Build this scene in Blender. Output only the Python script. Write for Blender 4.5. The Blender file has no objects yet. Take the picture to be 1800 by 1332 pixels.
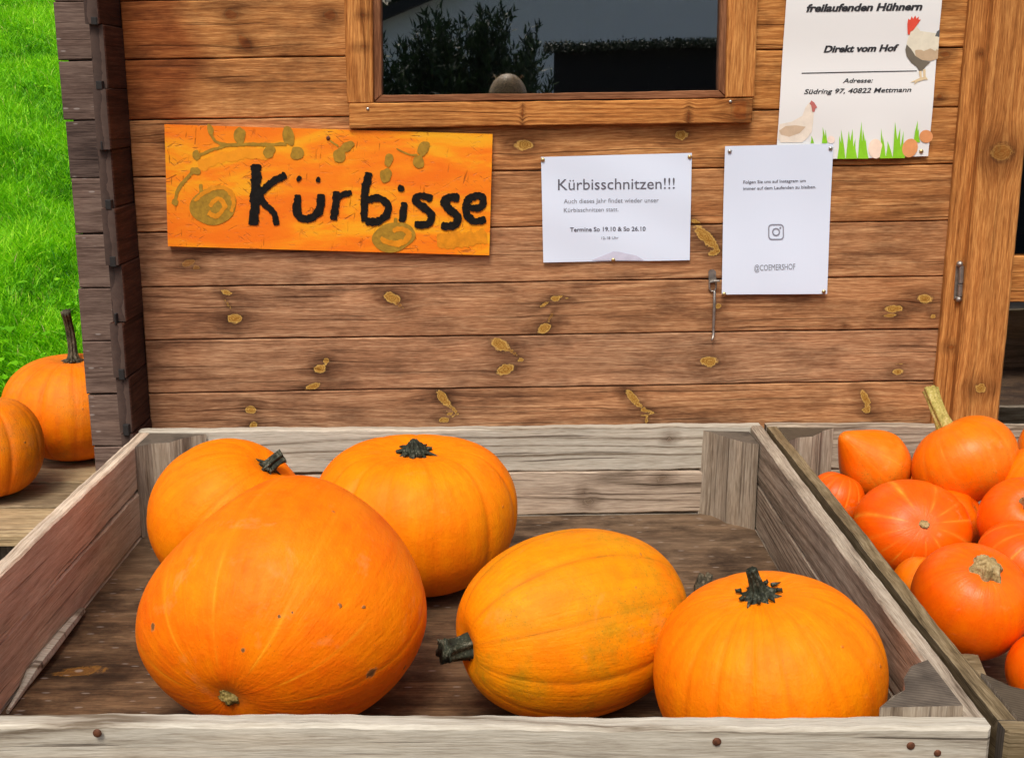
import bpy, bmesh, math, random
import numpy as np
from mathutils import Vector, Matrix

# ------------------------------------------------------------------ camera, sky, sun, exposure
SC = bpy.context.scene
COL = SC.collection
R = math.radians
F = 2100.0; TH = R(13.4); CT, ST = math.cos(TH), math.sin(TH); CZ = 1.5
cd = bpy.data.cameras.new('camera'); cam = bpy.data.objects.new('camera', cd); COL.objects.link(cam)
cam.location = (0, 0, CZ); cam.rotation_euler = (R(90) - TH, 0, 0)
cd.sensor_width = 36; cd.lens = F / 1800 * 36; cd.clip_start = 0.02; cd.clip_end = 500
SC.camera = cam

SUN_EL, SUN_AZ = R(56), R(193)          # azimuth clockwise from +Y: behind the camera, to the left
w = bpy.data.worlds.new('World'); SC.world = w; w.use_nodes = True
wt = w.node_tree; bg = wt.nodes['Background']
sky = wt.nodes.new('ShaderNodeTexSky'); sky.sky_type = 'NISHITA'; sky.sun_disc = False
sky.sun_elevation = SUN_EL; sky.sun_rotation = SUN_AZ; sky.dust_density = 6.0; sky.air_density = 1.0; sky.ozone_density = 1.0
wt.links.new(sky.outputs[0], bg.inputs[0]); bg.inputs[1].default_value = 0.115
sl = bpy.data.lights.new('sun', 'SUN'); so = bpy.data.objects.new('sun', sl); COL.objects.link(so)
sl.energy = 1.8; sl.angle = R(19); sl.color = (1, .955, .88)
sd = Vector((math.sin(SUN_AZ) * math.cos(SUN_EL), math.cos(SUN_AZ) * math.cos(SUN_EL), math.sin(SUN_EL)))
so.rotation_euler = sd.to_track_quat('Z', 'Y').to_euler()
vs = SC.view_settings; vs.view_transform = 'Standard'; vs.look = 'None'; vs.gamma = 1.0; vs.use_curve_mapping = False
vs.exposure = 0.27

rng = np.random.default_rng(7); random.seed(7)

# ------------------------------------------------------------------ helpers
def ray(px, py):
    u = (px - 900) / F; v = (py - 666) / F
    return Vector((u, CT - v * ST, -ST - v * CT))
def onY(px, py, y):
    r = ray(px, py); t = y / r.y; return Vector((r.x * t, y, CZ + r.z * t))
def onZ(px, py, z):
    r = ray(px, py); t = (z - CZ) / r.z; return Vector((r.x * t, r.y * t, z))
def depth(p): return p[1] * CT + (CZ - p[2]) * ST
def S(r, g, b, a=1):
    f = lambda c: (c / 255 / 12.92) if c <= 10 else ((c / 255 + .055) / 1.055) ** 2.4
    return (f(r), f(g), f(b), a)

class G:
    def __init__(s, name):
        s.mat = bpy.data.materials.new(name); s.mat.use_nodes = True
        s.nt = s.mat.node_tree; s.b = s.nt.nodes['Principled BSDF']
    def n(s, typ, ins=None, out=0, **props):
        nd = s.nt.nodes.new('ShaderNode' + typ)
        for k, v in props.items(): setattr(nd, k, v)
        for k, v in (ins or {}).items(): s.put(nd.inputs[k], v)
        return nd.outputs[out]
    def put(s, sock, v):
        if isinstance(v, bpy.types.NodeSocket): s.nt.links.new(v, sock)
        else: sock.default_value = v
    def m(s, op, a, b=0.0, c=0.0, clamp=False):
        return s.n('Math', {0: a, 1: b, 2: c}, operation=op, use_clamp=clamp)
    def mix(s, f, a, b, mode='MIX'):
        return s.n('Mix', {0: f, 6: a, 7: b}, out=2, data_type='RGBA', blend_type=mode)
    def ramp(s, f, stops, interp='LINEAR'):
        nd = s.nt.nodes.new('ShaderNodeValToRGB'); cr = nd.color_ramp; cr.interpolation = interp
        while len(cr.elements) < len(stops): cr.elements.new(.5)
        for e, (p, c) in zip(cr.elements, stops):
            e.position = p; e.color = c if hasattr(c, '__len__') else (c, c, c, 1)
        s.put(nd.inputs[0], f); return nd.outputs[0]
    def noise(s, vec, scale=1, detail=3, rough=.5, dist=0):
        return s.n('TexNoise', {'Vector': vec, 'Scale': scale, 'Detail': detail, 'Roughness': rough, 'Distortion': dist})
    def xyz(s, x, y, z): return s.n('CombineXYZ', {0: x, 1: y, 2: z})
    def attr(s, nm, out=1): return s.n('Attribute', out=out, attribute_name=nm)
    def obj(s): return s.n('TexCoord', out=3)
    def bump(s, h, strength=.3, dist=.002):
        s.put(s.b.inputs['Normal'], s.n('Bump', {'Strength': strength, 'Distance': dist, 'Height': h}))
    def fin(s, col, rough=.6, spec=.5):
        s.put(s.b.inputs['Base Color'], col); s.put(s.b.inputs['Roughness'], rough)
        s.put(s.b.inputs['Specular IOR Level'], spec); return s.mat

def wood(name, warm, grey, knotc=(S(204, 166, 88), S(138, 92, 24)), crack=.5, rough=.68, spec=.16, blotch=.55, paint=None, ringf=15, ringa=.09, ringp=2.5, con=1.0, grime=0, speck=0, bumps=.6, stain=None):
    """warm / grey = (dark, mid, light) linear colours; attribute aux.x mixes warm -> grey"""
    g = G(name)
    sp = g.n('SeparateXYZ', {0: g.attr('grain')}); nd = sp.node
    u, v, sd_ = nd.outputs[0], nd.outputs[1], nd.outputs[2]
    ax = g.n('SeparateXYZ', {0: g.attr('aux')}).node
    tone, kcol, fresh = ax.outputs[0], ax.outputs[1], ax.outputs[2]
    k = g.attr('knot', 2)
    so_ = g.m('MULTIPLY', sd_, 7.31)
    us = g.m('ADD', u, so_)
    warp = g.m('MULTIPLY', g.m('SUBTRACT', g.noise(g.xyz(g.m('MULTIPLY', us, 2.2), g.m('MULTIPLY', v, 9), so_), 1, 2), .5), .022)
    vw = g.m('ADD', v, warp)
    broad = g.noise(g.xyz(g.m('MULTIPLY', us, 1.6), g.m('MULTIPLY', vw, 46), so_), 1, 4, .6)
    mid = g.noise(g.xyz(g.m('MULTIPLY', us, 9), g.m('MULTIPLY', vw, 250), so_), 1, 3, .65)
    fibre = g.noise(g.xyz(g.m('MULTIPLY', us, 34), g.m('MULTIPLY', vw, 560), so_), 1, 3, .65)
    rn = g.noise(g.xyz(g.m('MULTIPLY', us, .45), g.m('MULTIPLY', vw, 8), so_), 1, 1.2, .4)
    ring = g.m('MULTIPLY_ADD', g.m('SINE', g.m('MULTIPLY', g.m('ADD', rn, g.m('MULTIPLY', mid, .012)), ringf * 9.0)), .5, .5)
    ring = g.m('MULTIPLY', g.m('POWER', ring, ringp), g.ramp(g.noise(g.xyz(g.m('MULTIPLY', us, 1.2), g.m('MULTIPLY', v, 6), so_), 1, 2), [(.35, .25), (.65, 1.0)]))
    val = g.m('ADD', g.m('ADD', g.m('MULTIPLY', broad, .20), g.m('MULTIPLY', mid, .36)), g.m('MULTIPLY', fibre, .48))
    val = g.m('SUBTRACT', val, g.m('MULTIPLY', ring, ringa))
    cw = g.ramp(val, [(.475 - .165 / con, warm[0]), (.475, warm[1]), (.475 + .15 / con, warm[2])])
    cg = g.ramp(val, [(.475 - .165 / con, grey[0]), (.475, grey[1]), (.475 + .15 / con, grey[2])])
    c = g.mix(tone, cw, cg)
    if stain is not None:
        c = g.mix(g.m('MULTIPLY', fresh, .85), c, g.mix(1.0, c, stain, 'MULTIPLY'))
    bl = g.noise(g.xyz(g.m('MULTIPLY', us, 7), g.m('MULTIPLY', v, 17), so_), 1, 5, .68)
    blm = g.ramp(bl, [(.46, 0.0), (.68, 1.0)])
    c = g.mix(g.m('MULTIPLY', blm, blotch), c, g.mix(1.0, c, (.40, .37, .38, 1), 'MULTIPLY'))
    if grime:
        gn = g.noise(g.xyz(g.m('MULTIPLY', us, 9), g.m('MULTIPLY', v, 15), g.m('ADD', so_, 3.0)), 1, 6, .7)
        c = g.mix(g.m('MULTIPLY', g.ramp(gn, [(.44, 0.0), (.62, 1.0)]), grime), c, g.mix(1.0, c, (.26, .24, .24, 1), 'MULTIPLY'))
    bl2 = g.noise(g.xyz(g.m('MULTIPLY', us, 3.1), g.m('MULTIPLY', v, 19), g.m('ADD', so_, 31.0)), 1, 3, .6)
    c = g.mix(g.m('MULTIPLY', g.ramp(bl2, [(.5, 0.0), (.75, 1.0)]), .45), c, g.mix(1.0, c, (1.5, 1.4, 1.32, 1), 'MULTIPLY'))
    if paint is not None:
        pn = g.noise(g.xyz(g.m('MULTIPLY', us, 4), g.m('MULTIPLY', v, 22), so_), 1, 6, .7)
        nzz = g.n('SeparateXYZ', {0: g.n('NewGeometry', out=1)}, out=2)
        c = g.mix(g.m('MULTIPLY', g.ramp(pn, [(.40, .5), (.58, 0.0)]), g.ramp(nzz, [(.25, 1.0), (.5, 0.0)])), c, g.mix(g.m('MULTIPLY', fibre, .8), paint, c))
    cr = g.noise(g.xyz(g.m('MULTIPLY', us, 2.6), g.m('MULTIPLY', vw, 150), g.m('ADD', so_, 11.0)), 1, 2, .5)
    crm = g.ramp(cr, [(.63, 0.0), (.69, 1.0)])
    c = g.mix(g.m('MULTIPLY', crm, crack), c, g.mix(1.0, c, (.22, .18, .16, 1), 'MULTIPLY'))
    # knots: smear, dark rim, ringed heart
    kn = g.m('ADD', k, g.m('MULTIPLY', g.m('SUBTRACT', g.noise(g.xyz(g.m('MULTIPLY', u, 95), g.m('MULTIPLY', v, 150), so_), 1, 4, .65), .5), 1.2))
    smear = g.ramp(g.m('MULTIPLY', kn, .2), [(.2, .9), (.75, 0.0)])
    c = g.mix(g.m('MULTIPLY', smear, g.m('ADD', .25, bl)), c, g.mix(1.0, c, (.3, .24, .2, 1), 'MULTIPLY'))
    hr = g.m('MULTIPLY_ADD', g.m('SINE', g.m('MULTIPLY', kn, 21.0)), .5, .5)
    edge = g.ramp(kn, [(.66, 1.0), (.82, 0.0)])
    hc = g.mix(g.m('MULTIPLY', kcol, .95), g.mix(1.0, c, (.9, .7, .55, 1), 'MULTIPLY'), g.mix(g.m('MULTIPLY', edge, g.m('MULTIPLY_ADD', hr, .5, .45)), knotc[0], knotc[1]))
    c = g.mix(g.ramp(kn, [(.8, 1.0), (.98, 0.0)]), c, hc)
    rim = g.ramp(g.m('ABSOLUTE', g.m('SUBTRACT', kn, 1.06)), [(.05, 1.0), (.2, 0.0)])
    c = g.mix(g.m('MULTIPLY', g.m('MULTIPLY', rim, bl), .45), c, (.03, .018, .009, 1))
    if speck:
        vo = g.n('TexVoronoi', {'Vector': g.xyz(g.m('MULTIPLY', us, 22), g.m('MULTIPLY', v, 75), so_), 'Scale': 1.0}, feature='F1')
        c = g.mix(g.m('MULTIPLY', g.ramp(vo, [(.10, 1.0), (.16, 0.0)]), speck), c, (.55, .5, .46, 1))
    h = g.m('SUBTRACT', g.m('ADD', g.m('MULTIPLY', fibre, .6), g.m('MULTIPLY', broad, .5)), g.m('MULTIPLY', crm, .9))
    g.bump(h, bumps, .0015)
    return g.fin(c, g.m('ADD', rough, g.m('MULTIPLY', fibre, .15)), spec)

def endgrain(name, a, b):
    g = G(name)
    o = g.obj(); sp = g.n('SeparateXYZ', {0: g.attr('grain')}).node
    nz = g.noise(o, 90, 5, .65); nz2 = g.noise(o, 18, 3, .6)
    d = g.n('VectorMath', {0: g.n('VectorMath', {0: o, 1: (60.0, 60.0, 6.0)}, operation='MULTIPLY')}, out=1, operation='LENGTH')
    rg = g.m('FRACT', g.m('MULTIPLY', g.m('ADD', d, g.m('MULTIPLY', nz2, .5)), 3.0))
    c = g.mix(g.m('ADD', g.m('MULTIPLY', rg, .6), g.m('MULTIPLY', nz, .55)), a, b)
    c = g.mix(g.ramp(nz2, [(.5, 0.0), (.75, .6)]), c, (.012, .009, .008, 1))
    g.bump(nz, .4, .002)
    return g.fin(c, .8, .2)

def plain(name, col, rough=.6, metal=0, var=.25, scale=30, spec=.5, bumpd=.0):
    g = G(name); nz = g.noise(g.obj(), scale, 5, .6)
    dk = tuple(x * (1 - var) for x in col[:3]) + (1,)
    c = g.mix(g.ramp(nz, [(.35, 0.0), (.65, 1.0)]), dk, col)
    g.b.inputs['Metallic'].default_value = metal
    if bumpd: g.bump(nz, .5, bumpd)
    return g.fin(c, g.m('ADD', rough - .06, g.m('MULTIPLY', nz, .12)), spec)

class MB:
    def __init__(s): s.co = []; s.f = []; s.mi = []; s.gr = []; s.ax = []; s.kn = []; s.n = 0
    def add(s, co, faces, mi=0, gr=None, ax=None, kn=None):
        co = np.asarray(co, float).reshape(-1, 3); k = len(co)
        s.co.append(co); o = s.n
        s.f.extend([tuple(i + o for i in f) for f in faces])
        s.mi.extend(mi if hasattr(mi, '__len__') else [mi] * len(faces))
        s.gr.append(np.zeros((k, 3)) + (co if gr is None else gr))
        s.ax.append(np.zeros((k, 3)) + (0 if ax is None else np.asarray(ax)))
        s.kn.append(np.full(k, 9.0) if kn is None else np.asarray(kn, float)); s.n += k
    def build(s, name, mats, parent=None, smooth=False, origin=None):
        co = np.concatenate(s.co)
        o = np.zeros(3) if origin is None else np.array(origin, float)
        me = bpy.data.meshes.new(name)
        me.from_pydata((co - o).tolist(), [], s.f)
        for m_ in (mats if isinstance(mats, (list, tuple)) else [mats]): me.materials.append(m_)
        me.polygons.foreach_set('material_index', np.array(s.mi, dtype=np.int32))
        me.polygons.foreach_set('use_smooth', np.full(len(s.f), smooth))
        for nm, arr in (('grain', np.concatenate(s.gr)), ('aux', np.concatenate(s.ax))):
            a = me.attributes.new(nm, 'FLOAT_VECTOR', 'POINT'); a.data.foreach_set('vector', arr.ravel().astype(np.float32))
        a = me.attributes.new('knot', 'FLOAT', 'POINT'); a.data.foreach_set('value', np.concatenate(s.kn).astype(np.float32))
        me.update()
        return link(name, me, parent, o)
def link(name, me, parent=None, loc=(0, 0, 0)):
    ob = bpy.data.objects.new(name, me); COL.objects.link(ob)
    ob.location = loc
    if parent is not None:
        ob.parent = parent
        bl_ = bpy.context.view_layer
        ob.matrix_parent_inverse = MW(parent).inverted()
    return ob
def MW(o):
    m_ = Matrix.LocRotScale(o.location, o.rotation_euler, o.scale)
    return (MW(o.parent) @ o.matrix_parent_inverse @ m_) if o.parent else m_
def tag(o, label=None, cat=None, group=None, kind=None):
    for k_, v_ in (('label', label), ('category', cat), ('group', group), ('kind', kind)):
        if v_: o[k_] = v_
    return o
def thing(name, loc, label, cat, group=None):
    o = bpy.data.objects.new(name, None); COL.objects.link(o); o.location = loc; o.empty_display_size = .05
    return tag(o, label, cat, group)

_seed = [0]
def board(mb, c00, c10, c11, c01, T, res=.02, ch=.002, knots=(), seed=None, tone=0, mat=0, emat=1, wob=.0006, warpy=.0, tonefn=None, freshfn=None):
    """plank with front corners c00 c10 c11 c01 (grain runs c00->c10), thickness T behind the front"""
    c00, c10, c11, c01 = [np.array(c, float) for c in (c00, c10, c11, c01)]
    if seed is None: _seed[0] += 1; seed = _seed[0] * .618
    U = c10 - c00; L = np.linalg.norm(U); U = U / L
    V = c01 - c00; H = np.linalg.norm(V)
    N = np.cross(U, V); N /= np.linalg.norm(N); Vn = np.cross(N, U)
    nu = max(2, int(L / res)); nv = max(2, int(H / res))
    su = np.concatenate([[0, ch / L], np.linspace(ch / L, 1 - ch / L, nu + 1)[1:-1], [1 - ch / L, 1]])
    sv = np.concatenate([[0, ch / H], np.linspace(ch / H, 1 - ch / H, nv + 1)[1:-1], [1 - ch / H, 1]])
    a, b = np.meshgrid(su, sv, indexing='ij')
    P = ((1 - a) * (1 - b))[..., None] * c00 + (a * (1 - b))[..., None] * c10 + (a * b)[..., None] * c11 + ((1 - a) * b)[..., None] * c01
    nU, nV = P.shape[:2]
    edge = np.zeros((nU, nV), bool); edge[0] = edge[-1] = True; edge[:, 0] = edge[:, -1] = True
    if wob:
        x = su * L
        for j in (0, 1, -1, -2):
            sgn = 1 if j in (0, 1) else -1
            ph = seed * 13 + (0 if sgn > 0 else 5)
            wv = (np.sin(x * 31 + ph) * .5 + np.sin(x * 77 + ph * 2.1) * .3 + np.sin(x * 173 + ph * 3.3) * .25 + np.sin(x * 7 + ph) * .9)
            P[:, j] += (wob * sgn * (wv - .4))[:, None] * Vn
    P = P - (edge * ch)[..., None] * N
    if warpy: P = P + (warpy * np.sin(a * 5 + seed) * np.cos(b * 2.2 + seed))[..., None] * N
    u = a * L; v = b * H; kd = np.full(u.shape, 9.0); kc = np.zeros(u.shape); vw = v.copy()
    for kp in knots:
        p, rx, ry, ang, kcol = kp
        d3 = np.array(p, float) - c00; ku, kv = d3 @ U, d3 @ Vn
        du, dv = u - ku, v - kv; ca, sa = math.cos(ang), math.sin(ang)
        q = np.sqrt(((du * ca + dv * sa) / rx) ** 2 + ((-du * sa + dv * ca) / ry) ** 2)
        kc = np.where(q < kd, kcol, kc); kd = np.minimum(kd, q)
        vw -= np.tanh(dv / (ry * .8)) * ry * .8 * np.exp(-(du / (2.6 * rx)) ** 2) * np.exp(-np.abs(dv) / (2.4 * ry))
    tn = np.full(u.shape, float(tone)) if tonefn is None else tonefn(a, b, P)
    fr = np.zeros(u.shape) if freshfn is None else freshfn(a, b, P)
    ix = np.arange(nU * nV).reshape(nU, nV)
    fs = []; mi = []
    q = np.stack([ix[:-1, :-1], ix[1:, :-1], ix[1:, 1:], ix[:-1, 1:]], -1).reshape(-1, 4)
    fs += [tuple(r) for r in q.tolist()]; mi += [mat] * len(q)
    loop = list(ix[:, 0]) + list(ix[-1, 1:]) + list(ix[-2::-1, -1]) + list(ix[0, -2:0:-1])
    B = P.reshape(-1, 3)[loop] - N * (T - ch)
    lu = u.ravel()[loop]; lv = v.ravel()[loop]
    out = np.where(lv < 1e-9, -T, np.where(lv > H - 1e-9, T, 0))
    co = np.concatenate([P.reshape(-1, 3), B])
    gr = np.concatenate([np.stack([u.ravel(), vw.ravel(), np.full(u.size, seed)], 1), np.stack([lu, lv + out, np.full(len(loop), seed)], 1)])
    ax = np.concatenate([np.stack([tn.ravel(), kc.ravel(), fr.ravel()], 1), np.stack([tn.ravel()[loop], np.zeros(len(loop)), fr.ravel()[loop]], 1)])
    kn = np.concatenate([kd.ravel(), np.full(len(loop), 9.0)])
    o = nU * nV; m_ = len(loop)
    for i in range(m_):
        j = (i + 1) % m_
        fs.append((loop[j], loop[i], o + i, o + j))
        e0 = (lu[i] < 1e-9 and lu[j] < 1e-9) or (lu[i] > L - 1e-9 and lu[j] > L - 1e-9)
        mi.append(emat if e0 else mat)
    fs.append(tuple(o + i for i in reversed(range(m_)))); mi.append(mat)
    mb.add(co, fs, mi, gr, ax, kn)

def boxb(mb, x0, x1, y0, y1, z0, z1, axis='x', **kw):
    """axis-aligned plank, grain along axis, front = most visible face"""
    if axis == 'x': board(mb, (x0, y0, z0), (x1, y0, z0), (x1, y0, z1), (x0, y0, z1), y1 - y0, **kw)
    elif axis == 'z': board(mb, (x1, y0, z0), (x1, y0, z1), (x0, y0, z1), (x0, y0, z0), y1 - y0, **kw)
    elif axis == 'top': board(mb, (x0, y0, z1), (x1, y0, z1), (x1, y1, z1), (x0, y1, z1), z1 - z0, **kw)
    elif axis == 'topy': board(mb, (x1, y0, z1), (x1, y1, z1), (x0, y1, z1), (x0, y0, z1), z1 - z0, **kw)
    elif axis == 'yr': board(mb, (x1, y0, z0), (x1, y1, z0), (x1, y1, z1), (x1, y0, z1), x1 - x0, **kw)   # faces +x
    elif axis == 'yl': board(mb, (x0, y1, z0), (x0, y0, z0), (x0, y0, z1), (x0, y1, z1), x1 - x0, **kw)   # faces -x

def prism(mb, poly, z0, z1, seed=0, tone=0, mat=0, emat=1, nz=8, jag=0, tops=None):
    """vertical prism over a CCW plan polygon; grain runs vertically"""
    n = len(poly); zs = np.linspace(z0, z1, nz)
    co = []; gr = []; per = 0
    for i in range(n + 1):
        p = np.array(poly[i % n]); 
        for j, z in enumerate(zs):
            zz = z
            if j == nz - 1 and tops is not None: zz = z + tops[i % n]
            co.append((p[0], p[1], zz)); gr.append((zz, per, seed))
        per += np.linalg.norm(np.array(poly[(i + 1) % n]) - p)
    fs = []
    for i in range(n):
        for j in range(nz - 1):
            a = i * nz + j; fs.append((a, a + nz, a + nz + 1, a + 1))
    mb.add(co, fs, mat, gr, (tone, 0, 0))
    t = [co[i * nz + nz - 1] for i in range(n)]; bt = [co[i * nz] for i in range(n)]
    mb.add(t + bt, [tuple(range(n)), tuple(range(2 * n - 1, n - 1, -1))], emat)

def tube(mb, pts, rad, n=10, mat=0, ridge=0, rn=7, twist=0, cap=True, rph=0.):
    pts = [Vector(p) for p in pts]; m_ = len(pts); co = []; ref = None
    for i, p in enumerate(pts):
        t = (pts[min(i + 1, m_ - 1)] - pts[max(i - 1, 0)]).normalized()
        if ref is None: ref = t.orthogonal().normalized()
        ref = (ref - t * ref.dot(t)).normalized(); bi = t.cross(ref)
        for k in range(n):
            a = 2 * math.pi * k / n
            rg = (ridge[i] if hasattr(ridge, '__len__') else ridge)
            rr = rad[i] * (1 + rg * math.cos(rn * a + twist * i + rph) + rg * .4 * math.cos(3 * a + i * .3 + rph))
            co.append(p + ref * (rr * math.cos(a)) + bi * (rr * math.sin(a)))
    fs = [(i * n + k, i * n + (k + 1) % n, (i + 1) * n + (k + 1) % n, (i + 1) * n + k) for i in range(m_ - 1) for k in range(n)]
    if cap: fs += [tuple(range(n - 1, -1, -1)), tuple((m_ - 1) * n + k for k in range(n))]
    mb.add([tuple(c) for c in co], fs, mat)

def ball(mb, c, r, nu=16, nv=10, mat=0, sc=(1, 1, 1)):
    co = [(c[0], c[1], c[2] + r * sc[2])]
    for i in range(1, nv):
        t = math.pi * i / nv
        for k in range(nu):
            a = 2 * math.pi * k / nu
            co.append((c[0] + r * sc[0] * math.sin(t) * math.cos(a), c[1] + r * sc[1] * math.sin(t) * math.sin(a), c[2] + r * sc[2] * math.cos(t)))
    co.append((c[0], c[1], c[2] - r * sc[2])); l = len(co) - 1
    fs = [(0, 1 + k, 1 + (k + 1) % nu) for k in range(nu)]
    for i in range(nv - 2):
        for k in range(nu):
            a = 1 + i * nu + k; b = 1 + i * nu + (k + 1) % nu
            fs.append((a, a + nu, b + nu, b))
    o = 1 + (nv - 2) * nu
    fs += [(o + k, l, o + (k + 1) % nu) for k in range(nu)]
    mb.add(co, fs, mat)

# ------------------------------------------------------------------ materials
WARM = (S(92, 50, 18), S(170, 110, 54), S(226, 166, 96))
GREY = (S(70, 48, 33), S(151, 109, 78), S(205, 164, 125))
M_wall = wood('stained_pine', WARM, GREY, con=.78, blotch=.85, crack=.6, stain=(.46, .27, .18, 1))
M_trim = wood('stained_trim', (S(100, 56, 20), S(166, 106, 52), S(208, 148, 82)), GREY, blotch=.35, crack=.3)
M_frame = wood('window_bead_wood', (S(70, 40, 22), S(112, 72, 46), S(150, 104, 72)), GREY, blotch=.3, crack=.2)
M_corner = wood('weathered_corner_boards', (S(66, 50, 42), S(108, 88, 78), S(136, 116, 104)), (S(44, 34, 32), S(76, 62, 56), S(102, 86, 78)), blotch=.4, crack=.5, speck=.35)
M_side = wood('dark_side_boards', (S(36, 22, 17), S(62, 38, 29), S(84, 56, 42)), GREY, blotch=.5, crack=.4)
M_sideend = endgrain('dark_board_ends', S(48, 36, 32), S(88, 72, 64))
M_end = endgrain('board_ends', S(80, 56, 38), S(130, 100, 76))
M_crate = wood('weathered_crate_wood', (S(92, 80, 66), S(150, 136, 118), S(192, 180, 160)), (S(84, 72, 58), S(130, 114, 96), S(164, 150, 130)), knotc=(S(128, 112, 96), S(86, 72, 60)), blotch=.35, crack=.6, rough=.8, spec=.15, ringf=9, ringa=.22, ringp=6.0, con=.85)
M_pale = wood('bleached_crate_rail', (S(112, 100, 84), S(172, 164, 148), S(204, 199, 184)), GREY, knotc=(S(150, 140, 124), S(100, 88, 74)), blotch=.12, crack=.8, rough=.8, spec=.15, ringf=7, ringa=.34, ringp=9.0, con=.75)
M_red = wood('reddish_crate_side', (S(134, 114, 94), S(200, 180, 156), S(230, 214, 192)), (S(110, 92, 74), S(176, 154, 130), S(206, 188, 162)), blotch=.3, crack=.5, rough=.8, spec=.2, paint=S(200, 158, 136), grime=.12, con=.8)
M_olive = wood('damp_crate_wood', (S(66, 54, 34), S(114, 98, 70), S(150, 134, 104)), (S(80, 72, 62), S(116, 108, 98), S(150, 144, 134)), blotch=.5, crack=.6, rough=.75, spec=.25)
M_cend2 = endgrain('damp_post_ends', S(52, 45, 36), S(98, 86, 70))
M_cend = endgrain('crate_post_ends', S(66, 60, 52), S(116, 105, 92))
M_post = wood('crate_post_wood', (S(96, 82, 68), S(140, 126, 108), S(170, 158, 140)), GREY, blotch=.35, crack=.5, rough=.85, spec=.15, ringf=6)
M_floor = wood('stained_plywood', (S(50, 38, 27), S(98, 74, 52), S(142, 114, 84)), (S(60, 46, 36), S(104, 84, 64), S(136, 114, 92)), knotc=(S(170, 120, 50), S(120, 80, 40)), blotch=.7, crack=.3, rough=.7, spec=.2, ringf=5, paint=S(112, 76, 46), grime=.85, con=.65, speck=.25)
M_pallet = wood('worn_pallet_slats', (S(110, 90, 62), S(162, 140, 104), S(200, 178, 140)), (S(60, 52, 42), S(108, 94, 74), S(150, 134, 108)), blotch=.45, crack=.5, rough=.75, spec=.25)
M_dark = plain('dark_interior', (.012, .010, .009, 1), .8)
M_metal = plain('dull_steel', (.42, .39, .35, 1), .42, .85, .35, 120)
M_rust = plain('rusty_nail', S(112, 66, 40), .7, .3, .5, 300)
M_brass = plain('brass_pin', (.62, .46, .22, 1), .3, .9, .2, 80)
M_steelpin = plain('steel_pin', (.55, .52, .47, 1), .3, .9, .2, 80)

def m_glass(name):
    g = G(name); b = g.b
    b.inputs['Base Color'].default_value = (.9, .93, .92, 1); b.inputs['Transmission Weight'].default_value = 1.0
    b.inputs['IOR'].default_value = 3.5
    nz = g.noise(g.obj(), 140, 4, .6)
    vo = g.n('TexVoronoi', {'Vector': g.obj(), 'Scale': 55.0})
    g.put(b.inputs['Roughness'], g.m('ADD', .008, g.m('MULTIPLY', g.ramp(vo, [(.03, 1.0), (.05, 0.0)]), .12)))
    return g.mat
M_glass = m_glass('window_glass')

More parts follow.
